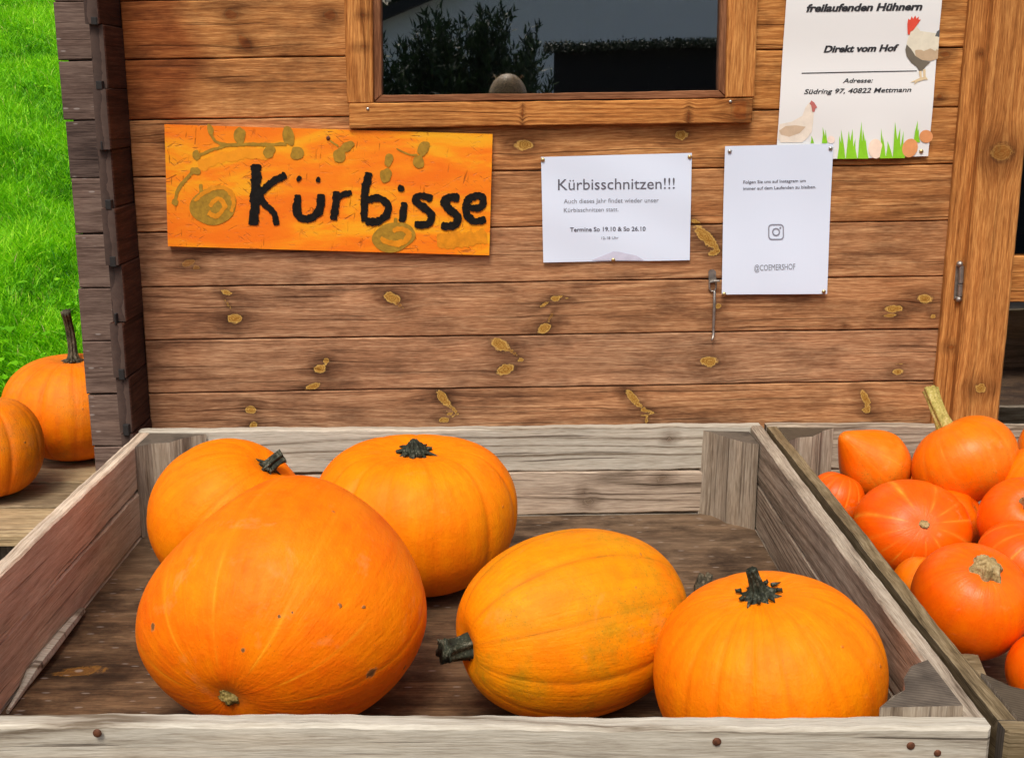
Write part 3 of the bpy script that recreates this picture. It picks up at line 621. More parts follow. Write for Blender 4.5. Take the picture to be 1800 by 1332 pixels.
# ------------------------------------------------------------------ crates
def crate(name, BL, BR, FR, FL, zt, zf, label, mats, T=.022, group='big wooden pumpkin crates', nails=(), topk=()):
    cx = (BL[0] + FR[0]) / 2; cy = (BL[1] + FR[1]) / 2
    t = thing(name, (cx, cy, 0), label, 'crate', group)
    bh, gap = .0885, .0035; nb = 8
    V3 = lambda p, z: np.array((p[0], p[1], z))
    BL, BR, FR, FL = map(np.array, (BL, BR, FR, FL))
    def side(nm, P, Q, Tn, mat, ext=0, chm=.003, tw=0, res=.02, kn=(), tb=0.):
        """P -> Q runs left to right seen from the visible side; Tn = thickness, visible face at P-Q"""
        mb = MB()
        for i in range(nb):
            z1 = zt - i * (bh + gap); z0 = z1 - bh
            r_ = res if i < 2 else .08
            board(mb, V3(P, z0), V3(Q, z0), V3(Q, z1), V3(P, z1), Tn, res=r_, ch=chm, wob=.0013, tone=tb + .35 * (i % 2), knots=[k_[1:] for k_ in kn if k_[0] == i], warpy=.001)
        return mb.build(nm, [mat, M_cend], t)
    # outer corners -> inner corners
    iBL = BL + (T, -T); iBR = BR + (-T, -T); iFR = FR + (-T, T); iFL = FL + (T, T)
    bk = side('back_side', iBL - (T, 0), iBR + (T, 0), T, mats['back'], res=.012, kn=topk)
    rt = side('right_side', (iBR[0], iBR[1] - .001), (iFR[0], iFR[1] + .001), T, mats['right'], res=.012)
    lf = side('left_side', (iFL[0], iFL[1] + .001), (iBL[0], iBL[1] - .001), T, mats['left'], res=.012)
    ft = side('front_side', FL, FR, T, mats['front'], res=.006, chm=.004, kn=nails_k if name == 'front' else (), tb=0)
    mb = MB()
    board(mb, V3(iFL, zf), V3(iFR, zf), V3(iBR, zf), V3(iBL, zf), .018, res=.02, ch=.001, wob=0, tonefn=lambda a, b, P: np.clip((P[..., 1] - 1.75) / .35 + .15 * np.sin(P[..., 0] * 9), 0, 1), knots=[(onZ(150, 1180, zf), .045, .016, .2, .45)] if mats.get('spot') else ())
    mb.build('floor_panel', [M_floor, M_end], t)
    for (c_, sx, sy, a, b) in ((iBL, 1, -1, .112, .098), (iBR, -1, -1, .098, .098), (iFR, -1, 1, .090, .112), (iFL, 1, 1, .105, .11)):
        e = .0015; pz = zt + (.016 if (sx < 0 and sy > 0) else -.006)
        P0 = (c_[0] + sx * e, c_[1] + sy * e); P1 = (c_[0] + sx * a, c_[1] + sy * e); P2 = (c_[0] + sx * e, c_[1] + sy * b)
        # rough sawn diagonal face with slight wane
        mids = []
        for s_ in (.2, .38, .55, .75):
            q = np.array(P1) * (1 - s_) + np.array(P2) * s_; off = .006 * math.sin(s_ * 9 + a * 90)
            mids.append(tuple(q + np.array((sx, sy)) * off))
        poly = [P0, P1] + mids + [P2]
        ar = sum(poly[i][0] * poly[(i + 1) % len(poly)][1] - poly[(i + 1) % len(poly)][0] * poly[i][1] for i in range(len(poly)))
        if ar < 0: poly = poly[::-1]
        mb = MB(); prism(mb, poly, .1, pz + .003 * sx, seed=a * 77 + sx, tone=0, nz=24, tops=[.002 * math.sin(i * 2.3 + sx) for i in range(len(poly))])
        mb.build('corner_post', [mats.get('post', M_post), mats.get('postend', M_cend)], t)
    mb = MB()
    for f_ in (.04, .5, .96):
        xx = FL[0] + (FR[0] - FL[0]) * f_
        boxb(mb, xx - .05, xx + .05, FL[1] + .01, BL[1] - .01, 0.004, .095, axis='topy', res=.2)
    mb.build('skid', [M_crate, M_cend], t)
    return t, ft
nails_k = [(0, onY(360, 1330, 1.134), .012, .008, 0, .2), (0, onY(990, 1325, 1.134), .02, .012, 0, .2), (0, onY(875, 1315, 1.134), .008, .006, 0, .2)]
KB = [(0, onY(1180, 775, 2.28), .008, .006, 0, .6), (1, onY(1025, 868, 2.28), .006, .006, 0, .6), (1, onY(1035, 885, 2.28), .010, .008, 0, .6), (1, onY(1165, 845, 2.28), .012, .006, .4, .6)]
cr1, ft1 = crate('wooden_crate', (-.735, 2.283), (.498, 2.325), (.5035, 1.133), (-.724, 1.140), .854, .671,
    'pale weathered wooden crate holding the five big orange pumpkins', dict(back=M_pale, right=M_crate, left=M_red, front=M_pale, spot=True), topk=KB)
cr2, ft2 = crate('wooden_crate', (.5095, 2.325), (1.74, 2.325), (1.735, 1.128), (.5165, 1.128), .854, .671,
    'darker damp wooden crate heaped with small red-orange squashes', dict(back=M_crate, right=M_crate, left=M_olive, front=M_olive, post=M_crate, postend=M_cend2))
for (px, py, r_, m_) in ((171, 1288, .0048, M_rust), (1260, 1303, .0048, M_rust), (1601, 1310, .0045, M_rust), (1648, 1323, .0040, M_rust)):
    mb = MB(); p = onY(px, py, 1.1335); ball(mb, p, r_, 14, 8, sc=(1, .45, 1)); mb.build('nail', m_, ft1, smooth=True)
# long pale splinter along the foot of the crate's left side
mb = MB(); pts = [onZ(20, 1248, .676), onZ(48, 1205, .678), onZ(62, 1180, .686), (onZ(85, 1150, .688)), onZ(118, 1108, .688), onZ(148, 1072, .682)]
tube(mb, [p + Vector((-.005, 0, -.002)) for p in pts], [.003, .006, .010, .011, .0095, .007], 7, ridge=.12, rn=2)
tag(mb.build('wood_splinter', M_pale, smooth=False), 'pale split wood sliver lying along the left crate wall', 'wood splinter')

# ------------------------------------------------------------------ pumpkins
def rind(Rr, h, nrib, dep, seed, nu=224, nv=110, pw=.9, pz=1.0, top=(.02, .05), bot=(.01, .04), lump=.02, sharp=3.0, neck=0, bumps=(), flat=0, pear=0):
    rg = np.random.default_rng(seed)
    t = np.linspace(0.0, np.pi, nv)[1:-1]; th = np.arange(nu) * 2 * np.pi / nu
    T_, A = np.meshgrid(t, th, indexing='ij')
    sn, cs = np.sin(T_), np.cos(T_)
    A2 = A + sum(rg.normal(0, .33 / k) / k * np.sin(k * A + rg.uniform(0, 6)) for k in (1, 2, 3)) + .02 * np.sin(T_ * 3 + A * 2)
    gv = (1 - np.abs(np.sin(nrib * A2 / 2))) ** sharp
    dv = .6 + .4 * np.sin(A * 3 + seed)
    r = Rr * sn ** pw; z = h * np.sign(cs) * np.abs(cs) ** pz
    env = np.clip(sn * 1.6, 0, 1) ** .5
    lowf = sum(rg.normal(0, 1) * np.sin(k * A + rg.uniform(0, 6)) * np.sin(j * T_) for k in (1, 2, 3) for j in (1, 2)) * lump / 2
    r = r * (1 - dep * gv * env * dv + dep * .35 * env) * (1 + lowf)
    z = z * (1 + lowf * .5)
    # pear: narrow towards the stem
    if pear: r = r * (1 - pear * np.clip((cs + .1), 0, 1) ** 1.3)
    ft = np.clip(cs * 2.5, 0, 1) ** 2 * (3 - 2 * np.clip(cs * 2.5, 0, 1)); fb = np.clip(-cs * 2.5, 0, 1) ** 2 * (3 - 2 * np.clip(-cs * 2.5, 0, 1))
    z = z - top[0] * np.exp(-(r / top[1]) ** 2) * ft + bot[0] * np.exp(-(r / bot[1]) ** 2) * fb
    if neck: z = z + neck * np.exp(-(T_ / .32) ** 2)
    P = np.stack([r * np.cos(A), r * np.sin(A), z], -1)
    for (d, amp, wid) in bumps:
        d = np.array(d, float); d /= np.linalg.norm(d)
        n_ = P / np.linalg.norm(P, axis=-1, keepdims=True); P = P * (1 + amp * np.exp(-(1 - n_ @ d) / wid))[..., None]
    nr = len(t)
    pole0 = np.array([[0, 0, P[0, :, 2].mean()]]); pole1 = np.array([[0, 0, P[-1, :, 2].mean()]])
    co = np.concatenate([P.reshape(-1, 3), pole0, pole1]); ix = np.arange(nr * nu).reshape(nr, nu); nx_ = np.roll(ix, -1, 1)
    fs = [tuple(q) for q in np.stack([ix[:-1], ix[1:], nx_[1:], nx_[:-1]], -1).reshape(-1, 4).tolist()]
    fs += [(nr * nu, int(a), int(b)) for a, b in zip(ix[0], nx_[0])] + [(nr * nu + 1, int(b), int(a)) for a, b in zip(ix[-1], nx_[-1])]
    ribm = (1 - np.abs(np.sin(nrib * A2 / 2))) ** 1.5 * np.clip(sn * 3, .3, 1)
    gr = np.stack([np.cos(A) * .12, np.sin(A) * .12, T_ * .014], -1).reshape(-1, 3); gr = np.concatenate([gr, [[0, 0, 0], [0, 0, .04]]])
    topm = np.exp(-(T_ / .10) ** 2) + np.exp(-((np.pi - T_) / .07) ** 2)
    ax = np.stack([ribm, T_ / np.pi, topm], -1).reshape(-1, 3); ax = np.concatenate([ax, [[0, 0, 1], [0, 1, 1]]])
    return co, fs, ax, gr, float(P[0, :, 2].mean()), float(P[-1, :, 2].mean())
def stem_local(kind, z, L, r, seed):
    """list of (points, radii, ridge) in the pumpkin's own frame, growing along +z from z"""
    rg = random.Random(seed); b = rg.uniform(0, 6.28)
    return b
def pumpkin(loc, axis, spin, Rr, h, nrib, dep, mat, label, stem=None, group=None, name='pumpkin', post=None, spots=(), stem_end=1, cat='pumpkin', **kw):
    """stem = (material, length, radius, flare, (bend x, y in the local frame), ridge, curl)"""
    seed = kw.pop('seed', int(abs(loc[0]) * 7919 + loc[1] * 104729) % 9973)
    co, fs, ax, gr, zt_, zb_ = rind(Rr, h, nrib, dep, seed, **kw)
    q = Vector(axis).normalized().to_track_quat('Z', 'Y').to_matrix() @ Matrix.Rotation(spin, 3, 'Z')
    qm = np.array(q); W = co @ qm.T
    pf = (lambda P: P) if post is None else post
    t = thing(name, loc, label, cat, group)
    Wp = pf(W); kn = None
    if spots:
        A_ = Wp + np.array(loc); rel = A_ - np.array((0, 0, CZ)); dpt = rel[:, 1] * CT - rel[:, 2] * ST
        ux = 900 + F * rel[:, 0] / dpt; uy = 666 + F * (-rel[:, 1] * ST - rel[:, 2] * CT) / dpt
        kn = np.full(len(Wp), 9.0)
        for (sx_, sy_, sr_) in spots:                    # a scar sits where the photo shows it on the near side of the rind
            cand = np.where((ux - sx_) ** 2 + (uy - sy_) ** 2 < 64)[0]
            if len(cand): i_ = cand[np.argmin(dpt[cand])]; kn = np.minimum(kn, np.linalg.norm(Wp - Wp[i_], axis=1) / (sr_ * dpt[i_] / F))
    mb = MB(); mb.add(Wp, fs, 0, gr=gr, ax=ax, kn=kn); ob = mb.build('rind', mat, None, smooth=True)
    ob.parent = t
    if stem:
        sm, L, r, fl, bend, rdg, tip = stem
        z0 = (zt_ if stem_end > 0 else zb_); sg = stem_end
        pts = []; rad = []; rr = []
        n_ = 16
        for i in range(n_ + 1):
            s_ = i / n_
            wg = bend[2] * math.sin(math.pi * s_) if len(bend) > 2 else 0
            pts.append(Vector((bend[0] * s_ ** 1.7 + wg, bend[1] * s_ ** 1.7, z0 - sg * .004 + sg * L * s_ * (1 - .15 * s_))))
            f_ = fl * math.exp(-s_ * L / (r * (.75 if fl < 1.2 else .85))); rad.append(r * (1 - .22 * s_ + f_ + tip * s_ ** 4)); rr.append(rdg * (1 + .7 * f_ / max(fl, .01) * (fl > .3)))
        mb = MB(); P = []
        tube(mb, pts, rad, 56, 0, rr, 6 if fl < .8 else 8, .07, rph=spin)
        C0 = mb.co[0]; nz_ = np.sin(C0[:, 0] * 900 + C0[:, 2] * 300) * np.sin(C0[:, 1] * 800 - C0[:, 2] * 260 + spin); mb.co[0] = C0 * (1 + .03 * nz_[:, None] * np.array((1, 1, 0))) + np.array((0, 0, 1)) * (nz_ * .0012)[:, None]
        if fl > 1.0 or sm is M_stem_dk and fl > .5:
            for k_ in range(9):                            # dry sepal tips
                a_ = k_ * .7 + spin + .25 * math.sin(k_ * 5.1); rb_ = r * (1 + fl) * .75; Ls_ = r * (.1 + 1.5 * max(0, math.sin(k_ * 3.7 + spin * 2)) ** 2 * (.7 if fl > 3 else 1.3))
                d_ = Vector((math.cos(a_), math.sin(a_), 0)); up_ = Vector((0, 0, sg))
                b_ = Vector((0, 0, z0)) + d_ * rb_ + up_ * .003
                tube(mb, [b_ - d_ * r * .8 + up_ * .004, b_ + up_ * .003, b_ + d_ * Ls_ + up_ * (.002 + .006 * math.sin(k_ * 2.3))], [r * .42, r * .3, r * .05], 6)
        C = np.concatenate(mb.co); mb.co = [pf(C @ qm.T)]
        so_ = mb.build('stem', sm, None, smooth=True); so_.parent = t
    return t
def place(px, py, hw, asp, zf):
    h = .12
    for _ in range(30):
        c = onZ(px, py, zf + h); Rr = hw * depth(c) / F; h = Rr * asp
    return c, Rr, h
GB = 'big orange pumpkins in the pale crate'
ZF = .671
# back middle, flat and ribbed
c, r_, h = place(730, 898, 175, .775, ZF)
pumpkin(c, (.01, -.03, 1), .4, r_, h, 13, .04, M_pk, 'squat round ribbed pumpkin with dark star-shaped stem stub against the back rail', (M_stem_dk, .036, .011, 2.7, (-.002, 0), .22, -.5), GB, lump=.018, top=(.030, .085), seed=11, pw=.80, pz=.92)
# back left, tipped to the right
c, r_, h = place(402, 908, 137, .95, ZF)
pumpkin(c, (.62, -.10, .78), .2, r_ * 1.0, h * 1.0, 11, .03, M_pk, 'smooth pumpkin tipped sideways in the crate\'s back left corner', (M_stem_dk, .042, .0095, .7, (.010, -.010), .3, .3), GB, lump=.03, top=(.012, .035), seed=23, pw=.86)
# front left giant
c, r_, h = place(498, 1062, 250, .835, ZF)
def squash(P):
    P = P.copy(); P[:, 2] *= .885; P[:, 0] *= .985 - .075 * np.clip((P[:, 2] + .03) / .18, 0, 1) ** 1.1
    n_ = P / np.linalg.norm(P, axis=1, keepdims=True)
    for d, a_, w_ in (((-.70, .28, .66), -.15, .16), ((.12, .3, .95), .03, .08), ((.62, .3, .7), .0, .12), ((.9, -.1, -.15), .03, .14), ((-.9, -.3, -.2), .03, .1)):
        d = np.array(d, float); d /= np.linalg.norm(d); P *= (1 + a_ * np.exp(-(1 - n_ @ d) / w_))[:, None]
    return P
pumpkin(c + Vector((0, 0, .002)), (-.195, -.80, -.305), .7, r_, h * 1.12, 12, .006, M_pk_big, 'largest lopsided smooth pumpkin with pale rays lying at the crate\'s front left', (M_stem_grn2, .009, .0120, .5, (.002, 0), .10, -.25), GB, lump=.016, top=(.007, .030), bot=(.01, .04), seed=5, post=squash, sharp=5, nu=380, nv=190, spots=((261, 1102, 9), (421, 1146, 5), (660, 1184, 12), (498, 1081, 4), (518, 1070, 3)))
# oblong one lying on its side
c, r_, h = place(1009, 1095, 159, 1.0, ZF)
ax_ = Vector((-math.cos(R(24)), -math.sin(R(24)), -.02))
pumpkin(c, ax_, 1.1, r_, r_ * 1.33, 11, .022, M_pk_obl, 'oblong yellow-orange greenish pumpkin lying on its side with thick stem', (M_stem_dk, .052, .0155, .22, (.006, -.004), .16, .25), GB, lump=.018, top=(.012, .03), bot=(.006, .03), seed=31, pw=.86)
# front right
c, r_, h = place(1351, 1184, 200, .83, ZF)
pumpkin(c, (-.17, -.05, 1), .9, r_, h, 13, .030, M_pk, 'round evenly ribbed pumpkin in the crate\'s front right corner with twisted black stem', (M_stem_dk, .050, .0076, 3.9, (-.005, -.004), .22, -.02), GB, lump=.014, top=(.010, .05), seed=44, pw=.84, pz=.95)
# dried stem end poking up behind it
mb = MB(); p0 = onY(1236, 1026, 1.60)
for k in range(6):
    a = k * 1.05; tube(mb, [p0 + Vector((.004 * math.cos(a), .004 * math.sin(a), -.03)), p0 + Vector((.007 * math.cos(a), .007 * math.sin(a), -.005)), p0 + Vector((.008 * math.cos(a) + .004, .008 * math.sin(a), .014 + .006 * math.sin(k * 3)))], [.007, .0062, .002], 7, ridge=.15, rn=3)
tube(mb, [(p0.x, p0.y, ZF), tuple(p0)], [.012, .008], 8, ridge=.1, rn=4)
tag(mb.build('dried_stem', M_stem_brn, smooth=True), 'dried dark pumpkin stem end sticking up behind the front right pumpkin', 'dried stem')

# pallet table with two carving pumpkins at the left of the hut
ZP = .65
GP = 'carving pumpkins on the pallet'
c, r_, h = place(131, 714, 118, .765, ZP)
pumpkin(c, (.05, .0, 1), .3, r_, h, 13, .045, M_pk_dk, 'tall ribbed pumpkin with long curved dry stem beside the hut corner', (M_stem_brn, .150, .0095, 1.5, (-.004, .012, .016), .20, .25), GP, lump=.014, top=(.016, .045), seed=51, pw=.8)
c, r_, h = place(-22, 786, 93, .97, ZP)
pumpkin(c, (-.08, .05, 1), .9, r_, h, 13, .045, M_pk_dk, 'ribbed pumpkin cut off by the photo\'s left edge on the pallet', (M_stem_brn, .06, .010, 1.0, (.01, .0), .22, .2), GP, lump=.014, top=(.016, .045), seed=57, pw=.8)
pal = thing('slatted_pallet', (-1.6, 2.6, 0), 'worn wooden pallet with gaps between slats beside the hut', 'pallet')
ysl = [onZ(100, y, ZP).y for y in (941, 893, 889, 850, 846, 808)]
mb = MB(); rows = [(ysl[0], ysl[1], 0), (ysl[2], ysl[3], .7), (ysl[4], ysl[5], .2), (ysl[5] + .012, ysl[5] + .13, .8), (ysl[5] + .145, ysl[5] + .26, .5)]
for i, (ya, yb, tn) in enumerate(rows):
    boxb(mb, -2.2, -.885 + .012 * math.sin(i * 2), ya, yb, ZP - .022, ZP, axis='top', res=.02, ch=.003, tone=tn, wob=.0015)
mb.build('deck', [M_pallet, M_cend], pal)
mb = MB()
for xx in (-2.15, -1.58, -1.06): mb = MB(); boxb(mb, xx - .04, xx + .04, ysl[0] + .06, ysl[5] + .25, ZP - .10, ZP - .0225, axis='topy', res=.1); mb.build('bearer', [M_pallet, M_cend], pal)
for (xx, yy) in ((-2.14, ysl[0] + .1), (-1.05, ysl[0] + .1), (-2.14, ysl[5] + .2), (-1.05, ysl[5] + .2)):
    mb = MB(); boxb(mb, xx - .035, xx + .035, yy - .035, yy + .035, -.03, ZP - .101, axis='z', res=.1); mb.build('leg', [M_pallet, M_cend], pal)

# small squashes heaped in the right crate
GH = 'small red-orange squashes in the damp crate'
CK = M_stem_cork
def hok(px, py, y, hw, asp, axis, mat, label, stem, nrib=11, dep=.012, vis=True, **kw):
    c = onY(px, py, y); Rr = hw * depth(c) / F
    kw.setdefault('top', (.12 * Rr, .3 * Rr)); kw.setdefault('bot', (.08 * Rr, .25 * Rr))
    return pumpkin(c, axis, kw.pop('spin', .3), Rr, Rr * asp, nrib, dep, mat, label, stem, GH, 'squash', cat='squash', nu=128, nv=64, lump=kw.pop('lump', .02), **kw)
hok(1533, 810, 2.12, 63, 1.18, (-.72, -.25, .62), M_hok2, 'pear-shaped orange squash with pointed neck near the crate\'s back left', None, top=(-.012, .028), pear=.5, seed=3, bot=(.004, .02))
hok(1696, 811, 2.06, 93, .80, (-.42, .35, .80), M_hok2, 'broad squash half yellow with long greenish stem resting on the heap', (M_stem_grn, .085, .013, .25, (-.028, .01), .12, .25), seed=4, top=(.004, .03), spin=.5)
hok(1602, 929, 1.90, 101, .80, (-.03, -.86, .5), M_hok, 'squash showing pale blossom scar and rays to the viewer', (M_stem_cork, .0085, .0092, .12, (0, 0), .03, -.05), seed=6, post=lambda P: P * np.array((1, 1, .84)), top=(.003, .03), dep=.016, nrib=12)
hok(1668, 912, 2.00, 60, .95, (.5, -.3, .4), M_hokp, 'deep orange squash pressed behind the one with rays', None, seed=8)
hok(1468, 880, 2.05, 52, .98, (.3, .1, .8), M_hok, 'small red squash wedged against the crate\'s left wall', None, seed=9, dep=.03)
hok(1706, 1056, 1.60, 101, .97, (.05, -.50, .86), M_hokp, 'glossy squash with stout corky stem at the heap\'s front', (CK, .022, .0180, .28, (.004, 0), .15, -.2), seed=10, top=(.006, .04), dep=.012, nrib=13)
hok(1622, 1030, 1.74, 54, .98, (.2, .2, .9), M_hok2, 'yellow-orange squash peeking out left of the stout-stemmed one', None, seed=12)
hok(1800, 918, 1.86, 78, .95, (-.18, -.62, .75), M_hokp, 'squash with upright corky stem at the photo\'s right edge', (CK, .030, .0135, .3, (.0, -.004), .14, -.1), seed=13, spin=.2)
hok(1800, 992, 1.74, 82, .85, (.4, -.2, .8), M_hok, 'red squash lying below the upright-stemmed one at the right edge', None, seed=14)
hok(1836, 858, 2.00, 84, .85, (.15, .1, .95), M_hok2, 'orange squash behind the upright-stemmed one at the right edge', None, seed=15)
hok(1858, 792, 2.16, 68, .9, (-.75, -.25, .5), M_hok2, 'orange squash with corky stem pointing left in the heap\'s back right', (CK, .024, .011, .25, (-.006, 0), .12, -.1), seed=16)
hok(1840, 1180, 1.50, 67, 1.0, (.2, .1, 1), M_hokp, 'red squash cut by the photo\'s right edge near the crate\'s front', None, seed=17)
hok(1762, 1168, 1.74, 60, .9, (.2, .1, 1), M_hok, 'dark red squash under the heap\'s front edge', None, seed=18)
hok(1728, 925, 2.10, 36, .9, (.2, .1, 1), M_hok2, 'squash glimpsed in the gap left of the upright-stemmed one', None, seed=19)
hok(1640, 880, 2.16, 62, .9, (-.3, -.3, .8), M_hok2, 'squash with ribbed pale stem hidden behind the rayed one', (CK, .030, .011, .3, (-.01, 0), .14, -.1), seed=20)
hok(1580, 880, 2.20, 60, .9, (.2, -.35, .8), M_hok2, 'squash with dry brown stem hidden under the pear-shaped one', (M_stem_brn, .03, .009, .4, (.006, 0), .14, -.1), seed=21)
for i, (px, py, y, hw) in enumerate(((1560, 1010, 2.0, 66), (1690, 1020, 2.0, 74), (1860, 1060, 1.95, 84), (1900, 960, 2.15, 80), (1950, 880, 2.1, 84), (1940, 1040, 1.7, 84))):
    hok(px, py + 40, y, hw, .88, (.2 * i - .5, -.3, .8), (M_hok, M_hok2)[i % 2], 'red-orange squash buried low in the heap of the damp crate', None, seed=60 + i)
mb = MB(); p0 = np.array(onY(1706, 1190, 1.49)); ov = lambda x, y, z: p0 + np.array((x, y, z))
board(mb, ov(-.030, -.02, 0), ov(.028, -.012, -.006), ov(.022, .03, .022), ov(-.026, .024, .026), .03, res=.004, ch=.006, warpy=.002)
tag(mb.build('wood_offcut', [M_olive, M_cend2], smooth=False), 'small brown wood offcut lying below the heaped squashes by the crate side', 'wood offcut')

# ------------------------------------------------------------------ signs and notices on the wall
def m_paper(name, col=(.70, .79, .93, 1), rough=.35):
    g = G(name); nz = g.noise(g.obj(), 6, 3)
    return g.fin(g.mix(nz, tuple(x * .97 for x in col[:3]) + (1,), col), rough, .4)
M_paper = m_paper('laminated_paper'); M_poster = m_paper('poster_paper', (.78, .79, .78, 1), .5)
def ink(name, col, rough=.5): return plain(name, col, rough, 0, .12, 60, .3)
M_black = ink('black_ink', (.03, .03, .035, 1)); M_greyink = ink('grey_ink', (.22, .23, .27, 1)); M_mid = ink('mid_ink', (.12, .12, .15, 1))
VL = bpy.context.view_layer
def text_mesh(s, bold=0.0):
    cu = bpy.data.curves.new('lettering', 'FONT'); cu.body = s; cu.size = 1; cu.offset = bold; cu.resolution_u = 3
    ob = bpy.data.objects.new('lettering', cu); COL.objects.link(ob); VL.update()
    me = ob.evaluated_get(bpy.context.evaluated_depsgraph_get()).to_mesh()
    co = np.array([v.co[:] for v in me.vertices]); fs = [tuple(p.vertices) for p in me.polygons]
    ob.to_mesh_clear() if hasattr(ob, 'to_mesh_clear') else None
    bpy.data.objects.remove(ob); bpy.data.curves.remove(cu)
    return co, fs
class Sheet:
    """flat sheet on the wall from its four image corners; draws in image pixels of the sheet's own plane"""
    def __init__(s, name, q, y, label, cat, mat, T=.0008, disp=None, nx=24, nz=30):
        s.y = y; s.disp = disp or (lambda P: 0 * P[:, 0])
        tl, tr, br, bl = [np.array(onY(p[0], p[1], y)) for p in q]
        s.t = thing(name, tuple((bl + br) / 2), label, cat)
        a, b = np.meshgrid(np.linspace(0, 1, nx), np.linspace(0, 1, nz), indexing='ij')
        P = (((1 - a) * (1 - b))[..., None] * bl + (a * (1 - b))[..., None] * br + (a * b)[..., None] * tr + ((1 - a) * b)[..., None] * tl).reshape(-1, 3)
        P[:, 1] -= s.disp(P); B = P + np.array((0, T, 0)); n = nx * nz; ix = np.arange(n).reshape(nx, nz)
        fs = [tuple(r) for r in np.stack([ix[:-1, :-1], ix[1:, :-1], ix[1:, 1:], ix[:-1, 1:]], -1).reshape(-1, 4).tolist()]
        bf = [tuple(n + i for i in reversed(f)) for f in fs]
        lp = list(ix[:, 0]) + list(ix[-1, 1:]) + list(ix[-2::-1, -1]) + list(ix[0, -2:0:-1]); lp = [int(i) for i in lp]
        sd_ = [(lp[(i + 1) % len(lp)], lp[i], n + lp[i], n + lp[(i + 1) % len(lp)]) for i in range(len(lp))]
        mb = MB(); mb.add(np.concatenate([P, B]), fs + bf + sd_); s.sheet = mb.build('sheet' if cat != 'sign' else 'board', mat, s.t, smooth=False)
        s.k = 0
    def pts(s, L, lift):
        P = np.array([onY(a, b, s.y) for a, b in L]); P[:, 1] -= s.disp(P) + lift; return P
    def poly(s, mb, L, lift):
        P = s.pts(L, lift); bm = bmesh.new(); vs_ = [bm.verts.new(p) for p in P]; bm.faces.new(vs_); bmesh.ops.triangulate(bm, faces=bm.faces[:])
        bm.verts.index_update(); fs = []
        for f in bm.faces:
            ii = [v.index for v in f.verts]
            if f.normal.y > 0: ii = ii[::-1]
            fs.append(tuple(ii))
        mb.add(P, fs); bm.free()
    def text(s, txt, a, b, hpx, mat, bold=0, shear=0, thick=0, lift=.0007, into=None):
        co, fs = text_mesh(txt, bold)
        cap = text_mesh('H')[0][:, 1].max()
        x = co[:, 0] - co[:, 0].min(); W = x.max(); yv = co[:, 1] / cap
        x = x + shear * co[:, 1]; x -= x.min(); sx = 1.0 / x.max()
        mb = into or MB()
        for k in range(3 if thick else 1):
            dx = (k - 1) * thick if thick else 0
            px = a[0] + (b[0] - a[0]) * x * sx + dx; py = a[1] + (b[1] - a[1]) * x * sx - yv * hpx
            mb.add(s.pts(list(zip(px, py)), lift + k * .00006), fs)
        return mb if into else mb.build('lettering', mat, s.t)
    def pin(s, px, py, mat=None, r=.0042):
        p = s.pts([(px, py)], .001)[0]; mb = MB(); ball(mb, p, r, 14, 8, sc=(1, .6, 1)); mb.build('push_pin', mat or M_brass, s.t, smooth=True)
def stroke(sh, mb, L, wd, lift, seed=0, rag=.10, step=2.0):
    """brush stroke through pixel points with a ragged edge"""
    rg = random.Random(seed); P = [Vector(p) for p in L]; pts = []
    for i in range(len(P) - 1):
        p0, p1, p2, p3 = P[max(i - 1, 0)], P[i], P[i + 1], P[min(i + 2, len(P) - 1)]
        n_ = max(2, int((p2 - p1).length / step))
        for k in range(n_):
            t = k / n_; pts.append(.5 * ((2 * p1) + (p2 - p0) * t + (2 * p0 - 5 * p1 + 4 * p2 - p3) * t * t + (3 * p1 - p0 - 3 * p2 + p3) * t ** 3))
    pts.append(P[-1]); n_ = len(pts); Lf, Rt = [], []; nl = nr = 0
    for i, p in enumerate(pts):
        d = (pts[min(i + 1, n_ - 1)] - pts[max(i - 1, 0)]).normalized(); nrm = Vector((-d.y, d.x))
        e = min(i, n_ - 1 - i) * step; wv = wd / 2 * min(1, (.55 + .45 * math.sqrt(min(1, e / (wd * .35)))))
        nl = nl * .7 + rg.gauss(0, rag) * .5; nr = nr * .7 + rg.gauss(0, rag) * .5
        Lf.append(p + nrm * wv * (1 + nl)); Rt.append(p - nrm * wv * (1 + nr))
    n2 = len(Lf); Q = sh.pts([tuple(v) for v in Lf + Rt], lift); Q[:, 1] -= np.tile(np.arange(n2) * 3e-6, 2)
    fs = [(i, n2 + i, n2 + i + 1, i + 1) for i in range(n2 - 1)]
    mb.add(Q, fs)
def blob(cx, cy, rx, ry, ang=0, seed=0, n=30, rag=.07):
    rg = random.Random(seed); out = []; ph = [rg.uniform(0, 6.28) for _ in range(5)]
    for i in range(n):
        a = 2 * math.pi * i / n; k = 1 + sum(rag * math.sin((j + 2) * a + ph[j]) / (1 + .4 * j) for j in range(5))
        x, y = rx * k * math.cos(a), ry * k * math.sin(a); out.append((cx + x * math.cos(ang) - y * math.sin(ang), cy + x * math.sin(ang) + y * math.cos(ang)))
    return out

